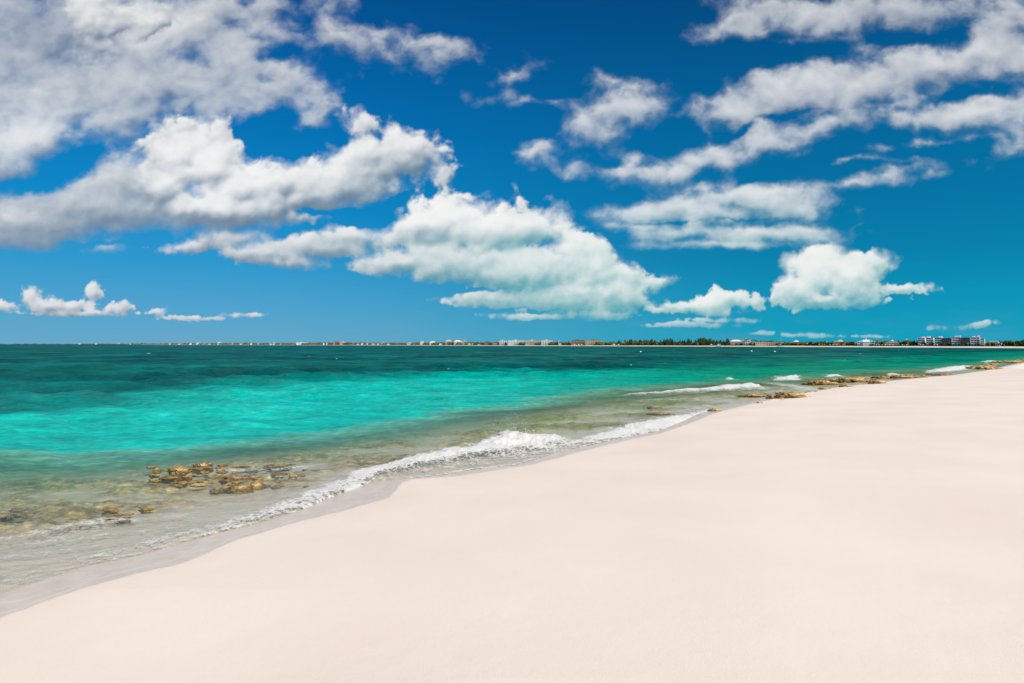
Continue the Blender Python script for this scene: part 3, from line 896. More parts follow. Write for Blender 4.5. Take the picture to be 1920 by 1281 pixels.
gl = N.node('ShaderNodeBsdfGlossy', {'Color': (.9, .95, 1, 1), 'Roughness': .10, 'Normal': bp.outputs[0]})
surf = N.node('ShaderNodeMixShader', (N.m('MULTIPLY', fr.outputs[0], N.linmap(dist, 10, 60, .42, .13), clamp=True), inner.outputs[0], gl.outputs[0]))
fa = attr_node(N, "foam")
f1 = N.noise(geo, 8.5, 6.0, 0.72)
vo = N.node('ShaderNodeTexVoronoi', {'Vector': N.vm('ADD', geo, N.vm('SCALE', f1.outputs[1], s=.25)), 'Scale': 6.5}, feature='DISTANCE_TO_EDGE')
f0 = N.noise(geo, 1.9, 5.0, .62)
lacy = N.m('ADD', N.m('ADD', N.m('MULTIPLY', N.m('SUBTRACT', f1.outputs[0], .5), 1.35), N.m('MULTIPLY', N.m('SUBTRACT', f0.outputs[0], .5), 1.3)), N.linmap(vo.outputs[0], 0, .25, .30, -.30))
fmask = N.smooth(N.m('ADD', fa, N.m('MULTIPLY', lacy, N.linmap(fa, 0, 1.4, 1.0, .9))), .42, .98)
fmask = N.m('MULTIPLY', fmask, N.smooth(fa, .03, .18))
f2 = N.noise(geo, 26.0, 4.0, 0.7)
fb = N.node('ShaderNodeBump', {'Strength': .7, 'Distance': .05, 'Height': N.m('ADD', f2.outputs[0], N.m('MULTIPLY', f1.outputs[0], 2.0))})
fd = N.node('ShaderNodeBsdfDiffuse', {'Color': lin(244, 245, 244), 'Normal': fb.outputs[0]})
fin = N.node('ShaderNodeMixShader', (N.m('MULTIPLY', fmask, .86), surf.outputs[0], fd.outputs[0]))
N.t.links.new(fin.outputs[0], out.inputs[0])
tag(link("sea", me, m), kind="structure")
del X, Y, Z, body, deep, foam_all, lace
# ------------------------------------------------------------------ rocks
m, N, out = material("golden_limestone")
ob = N.node('ShaderNodeTexCoord').outputs['Object']
ge = N.node('ShaderNodeNewGeometry')
n1 = N.noise(ob, 3.2, 7.0, 0.66)
n2 = N.noise(ob, 13.0, 5.0, 0.7)
rc = N.ramp(n1.outputs[0], [(.28, lin(114, 86, 50)), (.40, lin(174, 136, 80)), (.50, lin(210, 172, 110)), (.60, lin(234, 204, 152)), (.74, lin(246, 230, 200))])
n0 = N.noise(ob, 1.3, 5.0, .7)
rc = N.mix(1.0, rc, N.ramp(n0.outputs[0], [(.36, (.30, .26, .22, 1)), (.46, (.9, .88, .85, 1)), (.6, (1.1, 1.1, 1.1, 1))]), 'MULTIPLY')
rc = N.mix(1.0, rc, N.ramp(n2.outputs[0], [(.32, (.35, .33, .30, 1)), (.46, (.95, .95, .95, 1)), (.7, (1.12, 1.1, 1.06, 1))]), 'MULTIPLY')
zc = N.node('ShaderNodeSeparateXYZ', (ge.outputs['Position'],)).outputs[2]
damp = N.smooth(N.m('ADD', zc, N.m('MULTIPLY', N.m('SUBTRACT', n1.outputs[0], .5), .12)), .07, .0)
rc = N.mix(N.m('MULTIPLY', damp, .5), rc, lin(74, 58, 34))
bpn = N.node('ShaderNodeBump', {'Strength': .9, 'Distance': .05, 'Height': N.m('ADD', n2.outputs[0], n1.outputs[0])})
bs = N.node('ShaderNodeBsdfPrincipled', {'Base Color': rc, 'Roughness': N.linmap(damp, 0, 1, .9, .35), 'Specular IOR Level': .35, 'Normal': bpn.outputs[0]})
N.t.links.new(bs.outputs[0], out.inputs[0])
ROCK = m


def ico(sub):
    bm = bmesh.new()
    bmesh.ops.create_icosphere(bm, subdivisions=sub, radius=1.0)
    bm.verts.ensure_lookup_table()
    v = np.array([p.co[:] for p in bm.verts], np.float32)
    f = np.array([[q.index for q in fc.verts] for fc in bm.faces], np.int32)
    bm.free()
    return v, f


ICO = {k: ico(k) for k in (1, 2, 3, 5, 6)}


def rock(name, px, py, wpx, hpx, label, group, depth=0.7, seed=0, rough=1.0, tilt=0.0, kind='rock'):
    """a pitted stone: wpx wide and hpx tall in the photograph, its foot at (px, py)"""
    gx, gy = ground_at(px, py)
    rr = math.hypot(gx, gy)
    w = wpx * gy / F_PX * .9
    h = hpx * gy / F_PX * (.85 if kind == 'rock' else .7)
    dep = max(w * depth, 0.12)
    h = max(h - dep * EYE / rr * 0.7, 0.06 + 0.03 * min(w, 1)) * .9
    v, f = ICO[6 if wpx > 30 else 5]
    d = v / np.linalg.norm(v, axis=1, keepdims=True)
    q = seed * 3.7
    n_ = fbm(d[:, 0] * 1.4 + q, d[:, 1] * 1.4 + d[:, 2] * 1.9, 4, .6, 400)
    n2_ = fbm(d[:, 0] * 4 + q, d[:, 1] * 4 - d[:, 2] * 3.1, 5, .65, 410)
    pit = wfbm(d[:, 0] * 5 + q, d[:, 1] * 5 + d[:, 2] * 4.3, 3, .6, 420) - .4
    n3_ = fbm(d[:, 0] * 11 + q, d[:, 1] * 11 - d[:, 2] * 9, 4, .6, 430)
    n0_ = np.abs(fbm(d[:, 0] * 2.6 + q + 9, d[:, 1] * 2.6 + d[:, 2] * 3.3, 4, .6, 440))
    rad = 1.12 - 0.75 * n0_ * rough + (0.60 * n_ + 0.36 * n2_ + 0.30 * pit + .16 * n3_) * rough
    flat = np.sign(d) * np.abs(d) ** np.array([1.0, 1.0, .85])
    p = flat * rad[:, None]
    p = p * np.array([w / 2, dep / 2, h * 0.82])
    p[:, 2] = p[:, 2] - (0.055 if kind == 'rock' else 0.04)
    keep_f = f[(p[f][:, :, 2] > -0.35).any(1)]
    me_ = np_mesh(name, p, keep_f)
    o = link(name, me_, ROCK)
    o.location = (gx, gy + dep * .35, 0.0)
    o.rotation_euler = (0, 0, math.radians(tilt))
    dd = float(shore_distance(np.array([[math.atan2(gx, gy)]]), np.array([[rr]]))[0, 0])
    if dd < 0:
        o.location.z = 0.05 + min(-dd * .06, .35)
    return tag(o, label, kind, group)


GL, GR = "rocks standing out of the shallow water", "rock ledges along the beach edge"
rock("rock", 447, 917, 46, 18, "long orange-brown rock with a dark gap at its right end, in front of the group", GL, .55, 1, .8)
rock("rock", 478, 913, 27, 20, "pale cream-topped boulder right beside the long orange-brown rock", GL, .8, 2, .7)
rock("rock", 333, 885, 34, 20, "craggy peaked golden rock, tallest of the group behind", GL, .6, 3, 1.4)
rock("rock", 377, 875, 32, 15, "broad craggy golden rock farthest back, touching the green water", GL, .6, 4, 1.4)
rock("rock", 517, 874, 44, 11, "low long flat-topped yellow rock behind the white wavelets", GL, .5, 5, 1.1)
rock("rock", 440, 898, 50, 13, "broken flat yellow rock just behind the pale cream-topped boulder", GL, .5, 6, 1.3)
rock("rock", 523, 901, 27, 12, "rough rounded brown rock between the wavelets and the lower twin rock", GL, .7, 7, 1.2)
rock("rock", 547, 898, 17, 12, "small golden rock standing alone nearest the foamy swash", GL, .8, 8, 1.0)
rock("rock", 520, 912, 24, 9, "low rusty rock right below the rough rounded brown rock", GL, .7, 9, 1.2)
rock("rock", 293, 880, 13, 11, "small orange lump at the seaward left end of the rock group", GL, .8, 10, 1.0)
rock("rock", 284, 889, 10, 7, "smallest pinkish lump just below the small orange one", GL, .8, 16, 1.0)
rock("rock", 320, 896, 48, 6, "flat pinkish slab awash below the peaked golden rock", GL, .6, 11, .9)
rock("rock", 360, 903, 34, 5, "flat orange slab awash at the middle of the group", GL, .5, 17, .9)
rock("rock", 406, 917, 28, 8, "dull grey-brown rock awash left of the long orange-brown rock", GL, .7, 12, 1.1)
rock("rock", 228, 972, 28, 5, "single brown slab barely awash beside the white foam streak", GL, .6, 13, 1.0)
rock("rock", 6, 964, 26, 6, "brown slab awash cut by the photo's left edge", GL, .7, 14, 1.0)
rock("rock", 470, 880, 22, 4, "thin tan slab awash left of the low flat-topped yellow rock", GL, .5, 15, 1.0)

rock("rock_ledge", 1215, 811, 28, 8, "golden ledge at the foot of the sand where the foam curls round", GR, .9, 21, 1.2, kind='rock ledge')
rock("rock_ledge", 1182, 815, 20, 5, "thin pinkish ledge under the foam, left of the golden one", GR, .8, 22, 1.0, kind='rock ledge')
rock("rock_ledge", 1342, 772, 22, 8, "small orange ledge set alone in the white swash below the sand bulge", GR, .8, 23, 1.1, kind='rock ledge')
rock("rock_ledge", 1238, 777, 52, 6, "long brown ledge just awash in the greenish shallows", GR, .4, 24, .9, kind='rock ledge')
rock("rock_ledge", 1228, 764, 26, 7, "rounded reddish ledge awash beyond the long brown one", GR, .5, 25, .8, kind='rock ledge')
rock("rock_ledge", 1412, 744, 46, 9, "dark-pitted ledge at the waterline behind the thin breaker's right end", GR, .6, 26, 1.4, kind='rock ledge')
rock("rock_ledge", 1458, 742, 22, 5, "low pale ledge linking the dark-pitted one to the jagged one", GR, .6, 36, 1.2, kind='rock ledge')
rock("rock_ledge", 1482, 748, 60, 14, "jagged angular ledge lying up on the dry sand", GR, .7, 27, 1.5, kind='rock ledge')
rock("rock_ledge", 1498, 745, 30, 10, "grey slab at the right end of the jagged angular ledge", GR, .7, 37, 1.2, kind='rock ledge')
rock("rock_ledge", 1543, 721, 60, 13, "broad honeycombed brown shelf at the waterline, seaward half of the longest shelf", GR, .55, 28, 1.3, kind='rock ledge')
rock("rock_ledge", 1600, 716, 80, 13, "honeycombed brown shelf continuing the longest shelf to the right", GR, .5, 29, 1.3, kind='rock ledge')
rock("rock_ledge", 1548, 730, 22, 3, "thin dark slab flat on the sand below the longest shelf", GR, .5, 30, 1.1, kind='rock ledge')
rock("rock_ledge", 1588, 726, 24, 5, "flat slab with a dark knob lying on the sand below the shelf", GR, .5, 31, 1.3, kind='rock ledge')
rock("rock_ledge", 1648, 721, 28, 9, "dark-knobbed rock lying alone on the white sand", GR, .7, 32, 1.4, kind='rock ledge')
rock("rock_ledge", 1690, 709, 100, 8, "long yellow-tinted shelf along the water between the two whitecaps", GR, .3, 33, 1.2, kind='rock ledge')
rock("rock_ledge", 1770, 704, 50, 4, "thin dark shelf line where wet sand meets water", GR, .3, 38, 1.2, kind='rock ledge')
rock("rock_ledge", 1848, 693, 64, 12, "wide reddish-brown shelf beside the broadest foam patch", GR, .35, 34, 1.2, kind='rock ledge')
rock("rock_ledge", 1898, 681, 60, 7, "brown shelf farthest along the beach, at the photo's right edge", GR, .3, 35, 1.2, kind='rock ledge')
rock("pebble", 1425, 757.5, 11, 2, "dark sliver of stone alone on the sand below the dark-pitted ledge", "loose stones on the sand", .4, 41, 1.0, kind='stone')
rock("pebble", 1531, 735.5, 5, 2.5, "small dark stone on the sand beside the thin dark slab", "loose stones on the sand", .6, 42, 1.0, kind='stone')

# small broken bits of reef, awash round the rocks and ledges
rng = np.random.default_rng(9)
V_, F_, nv = [], [], 0
bv3, bf3 = ICO[3]
for (x0, x1, y0, y1, slope, cnt_, sz) in ((275, 400, 872, 905, .05, 26, .085), (400, 575, 872, 915, .0, 40, .085), (190, 290, 955, 975, -.05, 8, .07), (-10, 60, 955, 970, 0, 8, .08), (1400, 1520, 740, 746, -.07, 24, .13), (1500, 1660, 713, 720, -.06, 40, .2), (1660, 1800, 704, 709, -.05, 26, .22), (1820, 1925, 685, 693, -.14, 30, .35)):
    for _ in range(cnt_):
        px, py = rng.uniform(x0, x1), rng.uniform(y0, y1)
        py += slope * (px - x0)
        gx, gy = ground_at(px, py)
        s_ = sz * rng.uniform(.35, 1.3)
        d = bv3
        k_ = 1 + .5 * fbm(d[:, 0] * 1.7 + nv * .013, d[:, 1] * 1.7 + d[:, 2] * 1.5, 4, .65, 450)[:, None] * 1.3
        p = d * k_ * np.array([s_ * rng.uniform(.8, 1.8), s_ * rng.uniform(.6, 1.2), s_ * rng.uniform(.22, .42)])
        V_.append(p + (gx, gy, rng.uniform(-.02, .015)))
        F_.append(bf3 + nv)
        nv += len(bv3)
tag(link("reef_rubble", np_mesh("reef_rubble", np.concatenate(V_), np.concatenate(F_)), ROCK), "small broken bits of golden reef lying awash between the rocks", "reef rubble", kind="stuff")

# ------------------------------------------------------------------ froth and spray thrown up by the breaking waves
rng = np.random.default_rng(21)
bv, bf = ICO[1]
V_, F_ = [], []
nv = 0
SPRAY = [(965, 826, 44, 56, .9, .12, .015), (950, 832, 40, 30, 1.3, .10, .014), (990, 822, 30, 18, .9, .14, .014), (905, 845, 30, 20, 1.1, .08, .013), (1010, 822, 20, 12, .6, .12, .012),
         (860, 853, 60, 11, 1.2, .05, .012), (780, 868, 80, 9, 1.6, .05, .011), (700, 886, 60, 7, 1.0, .05, .010), (620, 918, 60, 6, 1.0, .03, .009), (1200, 801, 55, 8, 1.6, .08, .014), (1130, 818, 40, 6, 1.0, .06, .012),
         (1250, 788, 30, 7, 1.0, .08, .014), (1395, 728, 26, 5, 1.3, .25, .025), (1340, 732, 60, 3, 2.0, .15, .02), (580, 879, 10, 8, .3, .06, .007)]
for (px, py, sx_, hpx, dep, low_, rad) in SPRAY:
    gx, gy = ground_at(px, py)
    n = int(420 * (1.0 if hpx > 18 else .6) * (sx_ / 40) ** .6)
    hm = hpx * gy / F_PX
    for _ in range(n):
        t = rng.normal(0, .45)
        x = gx + t * sx_ * gy / F_PX
        y = gy + rng.normal(0, dep * .3) + t * sx_ * gy / F_PX * .6
        z = low_ * .5 + hm * (rng.random() ** 2.6) * math.exp(-t * t * 1.4)
        r_ = rad * rng.uniform(.2, .7) * (1.0 if z < hm * .4 else .6)
        V_.append(bv * np.array([r_ * rng.uniform(.7, 1.6), r_, r_ * rng.uniform(.7, 1.5)]) + (x, y, z))
        F_.append(bf + nv)
        nv += len(bv)
sm = simple_mat("spray_white", lin(246, 247, 247), .6, .03, 4.0)
tag(link("sea_spray", np_mesh("sea_spray", np.concatenate(V_), np.concatenate(F_)), sm), "white droplets and froth flung up by the breaking waves", "spray", kind="stuff")

# ------------------------------------------------------------------ far shore: beach ribbon and low land behind it
px_s = np.arange(-300, 2601, 6.0)
fr_ = far_r(px_s)
offs = np.array([-60, -6, 0, 5, 16, 30, 45, 80, 300, 1200, 3000.0])
hts = np.array([-4.5, -0.5, 0, .35, 1.1, 1.5, 1.7, 2.5, 4.0, 5, 5])
yy = fr_[:, None] + offs[None, :] * (1 + 0 * fr_[:, None])
xx = (px_s[:, None] - 960) / 1280 * yy
zz = np.repeat(hts[None, :], len(px_s), 0) + fbm(xx / 60, yy / 60, 3, .5, 500) * .5 * (offs > 25)[None, :]
ws = sstep(fr_, 6500, 9400)[:, None]
zz = zz - ws * 8 * (offs > -10)[None, :]
me = np_mesh("far_land", np.stack([xx, yy, zz], -1).reshape(-1, 3), grid_faces(*xx.shape))
attr(me, "inland", np.repeat(offs[None, :], len(px_s), 0).ravel().astype(np.float32))
m, N, out = material("far_land")
geo = N.node('ShaderNodeNewGeometry').outputs['Position']
n1 = N.noise(geo, .05, 5.0, .6)
green = N.ramp(n1.outputs[0], [(.35, lin(38, 52, 28)), (.6, lin(84, 88, 52))])
sandc = N.mix(N.linmap(N.noise(geo, .3, 3.0, .5).outputs[0], .3, .7), lin(226, 208, 190), lin(240, 228, 214))
c = N.mix(N.smooth(N.m('ADD', attr_node(N, "inland"), N.m('MULTIPLY', n1.outputs[0], 14)), 44, 52), sandc, green)
b = N.node('ShaderNodeBsdfPrincipled', {'Base Color': c, 'Roughness': .95, 'Specular IOR Level': .1})
N.t.links.new(b.outputs[0], out.inputs[0])
tag(link("land", me, m), kind="structure")


def far_point(px, setback=45.0, z=1.6):
    y = far_r(px) + setback
    return np.array([(px - 960) / 1280 * y, y, z])


def far_z(px, py, y):
    """height of a thing seen at photograph row py when it stands y metres out"""
    d = ray(px, py)
    return EYE + d[2] / d[1] * y


def hor_row(px):
    return HORIZON + (px - 960) * ROLL


# foliage materials
def leaf_mat(name, c0, c1, c2):
    m, N, out = material(name)
    ob = N.node('ShaderNodeTexCoord').outputs['Object']
    oi = N.node('ShaderNodeObjectInfo').outputs['Random']
    n = N.noise(ob, .55, 4.0, .6)
    c = N.ramp(N.m('ADD', n.outputs[0], N.m('MULTIPLY', N.m('SUBTRACT', oi, .5), .22)), [(.3, c0), (.5, c1), (.7, c2)])
    b = N.node('ShaderNodeBsdfPrincipled', {'Base Color': c, 'Roughness': .8, 'Specular IOR Level': .15})
    N.t.links.new(b.outputs[0], out.inputs[0])
    return m


PINE = leaf_mat("pine_foliage", lin(48, 66, 38), lin(84, 100, 54), lin(128, 132, 74))
OLIVE = leaf_mat("olive_foliage", lin(64, 76, 36), lin(108, 108, 58), lin(140, 130, 78))
SCRUB = leaf_mat("scrub_foliage", lin(54, 68, 38), lin(88, 98, 54), lin(128, 124, 76))
BARK = simple_mat("bark", lin(92, 78, 62), .9, .2, 2.0)


def trunk_mesh(name, h, r, lean, limbs, rg):
    V_, F_ = [], []
    def tube(pts, rads):
        base = sum(len(v) for v in V_)
        k = 6
        ring = []
        for (p, rr) in zip(pts, rads):
            a = np.arange(k) * 2 * np.pi / k
            ring.append(np.stack([p[0] + np.cos(a) * rr, p[1] + np.sin(a) * rr, np.full(k, p[2])], -1))
        V_.append(np.concatenate(ring))
        for i in range(len(pts) - 1):
            for j in range(k):
                F_.append([base + i * k + j, base + i * k + (j + 1) % k, base + (i + 1) * k + (j + 1) % k, base + (i + 1) * k + j])
    ts = np.linspace(0, 1, 6)
    tube([(lean * t * t, 0, h * t) for t in ts], [r * (1 - .8 * t) for t in ts])
    for _ in range(limbs):
        t0 = rg.uniform(.25, .85)
        a, L = rg.uniform(0, 6.28), h * rg.uniform(.12, .25)
        p0 = np.array([lean * t0 * t0, 0, h * t0])
        p1 = p0 + np.array([math.cos(a) * L, math.sin(a) * L, L * .8])
        tube([p0, (p0 + p1) / 2 + (0, 0, -.05 * L), p1], [r * .35, r * .22, r * .08])
    return np_mesh(name, np.concatenate(V_), np.array(F_))


def sprays_mesh(name, centres, radii, per, leaf, rg, upward=0.0):
    """many small leaf-clump faces spread through lumpy volumes"""
    C_, n = [], 0
    for c, r_ in zip(centres, radii):
        k = int(per * (r_[0] * r_[2]) ** .5)
        u = rg.normal(size=(k, 3))
        u /= np.linalg.norm(u, axis=1, keepdims=True)
        rr = rg.random(k) ** .45
        C_.append(np.asarray(c) + u * rr[:, None] * np.asarray(r_))
    C_ = np.concatenate(C_)
    n = len(C_)
    a = rg.normal(size=(n, 3)) + (0, 0, upward)
    a /= np.linalg.norm(a, axis=1, keepdims=True)
    b = np.cross(a, rg.normal(size=(n, 3)))
    b /= np.linalg.norm(b, axis=1, keepdims=True)
    s = leaf * rg.uniform(.5, 1.3, n)[:, None]
    q = np.stack([C_ - a * s, C_ + b * s * .55, C_ + a * s * 1.2, C_ - b * s * .55], 1).reshape(-1, 3)
    return np_mesh(name, q, np.arange(n * 4).reshape(-1, 4), smooth=False)


def make_tree(kind, seed):
    """unit trees about 10 m tall"""
    rg = np.random.default_rng(seed)
    if kind == 'pine':          # feathery seaside pine with several upright plumes
        lean = rg.uniform(-.6, .6)
        cs, rs = [], []
        for i in range(22):
            t = rg.uniform(.12, 1.0)
            w_ = (1 - t) ** .7 * 2.3 + .25
            a = rg.uniform(0, 6.28)
            cs.append((lean * t * t + math.cos(a) * w_ * .75, math.sin(a) * w_ * .75, 10 * t * .97))
            rs.append((w_ * .38 + .25, w_ * .38 + .25, rg.uniform(.7, 1.5)))
        return trunk_mesh('trunk', 9.6, .22, lean, 7, rg), sprays_mesh('crown', cs, rs, 60, .30, rg, 1.2)
    if kind == 'palm':
        lean = rg.uniform(-1, 1)
        Vp, Fp_, n = [], [], 0
        for i in range(16):
            a = i * 6.28 / 16 + rg.uniform(-.15, .15)
            up_ = rg.uniform(.1, 1.1)
            pts = []
            for t in np.linspace(0, 1, 7):
                rr = 3.2 * t
                z = 9 + up_ * 1.8 * t - 3.0 * t * t
                wd = .34 * math.sin(math.pi * min(t * .9 + .08, 1)) + .03
                cx, cy = lean + math.cos(a) * rr, math.sin(a) * rr
                for s_ in (-1, 1):
                    pts.append((cx - math.sin(a) * wd * s_, cy + math.cos(a) * wd * s_, z - .12 * (s_ == 1)))
            Vp += pts
            for j in range(6):
                Fp_.append([n + 2 * j, n + 2 * j + 1, n + 2 * j + 3, n + 2 * j + 2])
            n += 14
        return trunk_mesh('trunk', 9.1, .2, lean, 0, rg), np_mesh('crown', np.array(Vp), np.array(Fp_), False)
    cs, rs = [], []
    for i in range(14):
        a, w_ = rg.uniform(0, 6.28), rg.uniform(0, 3.2)
        cs.append((math.cos(a) * w_, math.sin(a) * w_, rg.uniform(3.6, 8.6) - w_ * .4))
        rs.append((rg.uniform(1.1, 1.9), rg.uniform(1.1, 1.9), rg.uniform(.9, 1.5)))
    return trunk_mesh('trunk', 6.5, .3, rg.uniform(-.5, .5), 6, rg), sprays_mesh('crown', cs, rs, 75, .42, rg)


PROTO = {}
for kind, mt, n in (('pine', PINE, 4), ('olive_pine', OLIVE, 2), ('palm', PINE, 2), ('round', SCRUB, 3)):
    PROTO[kind] = []
    for i in range(n):
        tm, cm = make_tree(kind.replace('olive_', ''), 31 + i * 7 + len(kind))
        tm.materials.append(BARK)
        cm.materials.append(mt)
        PROTO[kind].append((tm, cm))


def plant(kind, name, px, top, label, cat, group, setback=60, widen=1.0, idx=0):
    p = far_point(px, setback, 1.6)
    h = far_z(px, top, p[1]) - p[2]
    tm, cm = PROTO[kind][idx % len(PROTO[kind])]
    e = empty(name, p, (px * 1.7) % 6.28)
    link("trunk", tm, None, e)
    link("crown", cm, None, e)
    e.scale = (h / 10 * widen, h / 10 * widen, h / 10)
    return tag(e, label, cat, group)


ORD = ["first", "second", "third", "fourth", "fifth", "sixth", "seventh", "eighth", "ninth", "tenth", "eleventh", "twelfth", "thirteenth", "fourteenth", "fifteenth", "sixteenth",
       "seventeenth", "eighteenth", "nineteenth", "twentieth"]
_T = ["", "", "twenty", "thirty", "forty", "fifty", "sixty", "seventy"]


def nth(i):
    if i < 20:
        return ORD[i]
    t, u = divmod(i + 1, 10)
    return (_T[t] + "-" + ORD[u - 1]) if u else _T[t][:-1] + "ieth"


# the pine grove, its skyline read off the photograph
SKY = [(1118, 643), (1135, 641.5), (1150, 640), (1160, 637), (1172, 637), (1182, 635), (1190, 637), (1200, 635.5), (1208, 636), (1215, 637), (1222, 634.5), (1230, 640), (1238, 637.5), (1245, 635.5), (1251, 635), (1257, 633), (1262, 638), (1270, 640),
       (1275, 637), (1283, 636.5), (1290, 634.5), (1296, 637), (1304, 637), (1310, 633.5), (1314, 633), (1319, 631.5), (1324, 635), (1330, 633.5), (1337, 637), (1344, 636.5), (1351, 637), (1357, 638), (1363, 634.5), (1369, 640)]
grove = []
rgt = random.Random(4)
for (x, t) in SKY:
    grove.append((x, t, 62 + rgt.uniform(-10, 14)))
    if x > 1150:
        grove.append((x + rgt.uniform(2, 5), t + rgt.uniform(1.2, 3.4), 50 + rgt.uniform(-6, 6)))
grove.sort()
for i, (x, t, sb) in enumerate(grove):
    olive = 1178 < x < 1238
    plant('olive_pine' if olive else 'pine', "pine_tree", x, t,
          f"{nth(i)} {'yellow-green' if olive else 'dark green'} feathery pine counted from the grove's left end", "pine tree", "pines of the grove behind the far beach", sb, 1.15 if not olive else 1.5, i)

# single trees and palms between the buildings
TREES = [('palm', 1400, 634.5), ('round', 1381, 637.5), ('palm', 1411, 635.5), ('palm', 1418, 636.5), ('palm', 1428, 638), ('palm', 1447, 637.5), ('round', 1478, 641), ('round', 1487, 642.5), ('round', 1502, 642), ('palm', 1513, 640), ('round', 1519, 638.5),
         ('round', 1530, 640), ('round', 1541, 639), ('palm', 1548, 638.5), ('round', 1558, 641), ('palm', 1562, 638.5), ('round', 1591, 640), ('round', 1600, 639.5), ('round', 1597, 640), ('palm', 1646, 636.5),
         ('round', 1644, 640), ('round', 1654, 640.5), ('round', 1664, 641), ('round', 1690, 640.5), ('palm', 1698, 638), ('round', 1706, 637.5), ('round', 1713, 639), ('round', 1852, 642), ('round', 1862, 641.5), ('round', 1879, 637.5), ('round', 1886, 639.5),
         ('round', 1893, 639), ('round', 1901, 638.5), ('round', 1909, 638), ('round', 1917, 636.5), ('round', 1925, 637), ('palm', 1784, 641), ('palm', 1790, 641.5), ('round', 895, 641), ('round', 903, 642), ('round', 921, 642), ('round', 935, 642), ('round', 1042, 642), ('round', 1056, 642.5), ('round', 1066, 642), ('palm', 1096, 640.5), ('palm', 1108, 641)]
TREES.sort(key=lambda q: q[1])
cnt = {'palm': 0, 'round': 0}
for i, (k, x, t) in enumerate(TREES):
    nm = 'palm_tree' if k == 'palm' else 'broadleaf_tree'
    lab = (f"{nth(cnt[k])} thin palm from the left standing among the beachfront buildings" if k == 'palm'
           else f"{nth(cnt[k])} bushy round tree from the left among the beachfront buildings")
    cnt[k] += 1
    plant(k, nm, x, t, lab, 'palm tree' if k == 'palm' else 'tree', 'palms of the far shore' if k == 'palm' else 'round trees of the far shore', 52 + (i * 7) % 22, 1.5 if k == 'round' else 1.1, i)

# low scrub along the whole far shore
rg = np.random.default_rng(77)
cs, rs = [], []
SCR = [(-50, 646), (20, 645.4), (60, 644.9), (110, 645.2), (180, 645), (280, 644.8), (400, 643.6), (520, 643.6), (640, 643), (760, 643.4), (860, 642.2), (960, 642.4), (1060, 642), (1120, 642.5), (1200, 641), (1370, 642), (1480, 642.4), (1600, 641), (1715, 640), (1760, 644), (1850, 643.4), (1880, 640.5), (1935, 638.5)]
x = -40.0
while x < 2050:
    top = np.interp(x, [p for p, q in SCR], [q for p, q in SCR]) + rg.normal(0, .45)
    for sb in ((84, 100) if x < 1125 else (66, 84)):
        p = far_point(x + rg.uniform(-1, 1), sb + rg.uniform(-6, 8), 1.5)
        hh = max(far_z(x, top, p[1]) - 1.5, 1.2) * rg.uniform(.75, 1.1)
        cs.append((p[0], p[1], 1.2 + hh * .4))
        w_ = 2.4 * p[1] / 1280
        rs.append((w_, max(w_, 2), hh * .62))
    x += 1.6
n = len(cs)
iv, if_ = ICO[2]
VV, FF, nv = [], [], 0
for c, r_ in zip(cs, rs):
    d_ = 1 + .30 * rg.normal(size=(len(iv), 1))
    VV.append(iv * d_ * np.array(r_) + np.array(c))
    FF.append(if_ + nv)
    nv += len(iv)
tag(link("shrubbery", np_mesh("shrubbery", np.concatenate(VV), np.concatenate(FF), False), SCRUB), "low green scrub running along behind the far beach", "shrubbery", kind="stuff")
del VV, FF
# ------------------------------------------------------------------ buildings of the far shore
WHITE = simple_mat("white_render", lin(246, 244, 240), .75, .04, .4)
CREAM = simple_mat("cream_render", lin(228, 208, 178), .8, .06, .4)
PINK = simple_mat("pink_render", lin(222, 182, 162), .8, .06, .4)
TAN = simple_mat("tan_render", lin(196, 158, 124), .8, .08, .4)
GREYROOF = simple_mat("grey_roof", lin(150, 146, 144), .7, .1, .5)
WHITEROOF = simple_mat("white_roof", lin(232, 234, 236), .6, .04, .5)
BLUEROOF = simple_mat("pale_blue_roof", lin(176, 200, 216), .6, .05, .5)
BROWNROOF = simple_mat("brown_roof", lin(112, 84, 66), .85, .12, .5)
REDROOF = simple_mat("red_roof", lin(158, 84, 62), .85, .12, .5)
DARKWOOD = simple_mat("dark_wood", lin(96, 72, 52), .8, .15, 1.0)
m, N, out = material("window_glass")
b = N.node('ShaderNodeBsdfPrincipled', {'Base Color': lin(92, 116, 132), 'Roughness': .12, 'Specular IOR Level': .6})
N.t.links.new(b.outputs[0], out.inputs[0])
GLASS = m


class Boxes:
    def __init__(self):
        self.v, self.f = [], []

    def box(self, x0, x1, y0, y1, z0, z1):
        n = len(self.v)
        self.v += [(x0, y0, z0), (x1, y0, z0), (x1, y1, z0), (x0, y1, z0), (x0, y0, z1), (x1, y0, z1), (x1, y1, z1), (x0, y1, z1)]
        for q in ((0, 3, 2, 1), (4, 5, 6, 7), (0, 1, 5, 4), (1, 2, 6, 5), (2, 3, 7, 6), (3, 0, 4, 7)):
            self.f.append(tuple(n + i for i in q))
        return self

    def hip(self, x0, x1, y0, y1, z0, z1, ridge=.5):
        n = len(self.v)
        cy, dx_ = (y0 + y1) / 2, (x1 - x0) / 2 * (1 - ridge)
        self.v += [(x0, y0, z0), (x1, y0, z0), (x1, y1, z0), (x0, y1, z0), (x0 + dx_, cy, z1), (x1 - dx_, cy, z1)]
        for q in ((0, 1, 5, 4), (1, 2, 5), (2, 3, 4, 5), (3, 0, 4), (3, 2, 1, 0)):
            self.f.append(tuple(n + i for i in q))
        return self

    def build(self, name, mat, parent=None):
        me_ = bpy.data.meshes.new(name)
        me_.from_pydata(self.v, [], self.f)
        return link(name, me_, mat, parent)


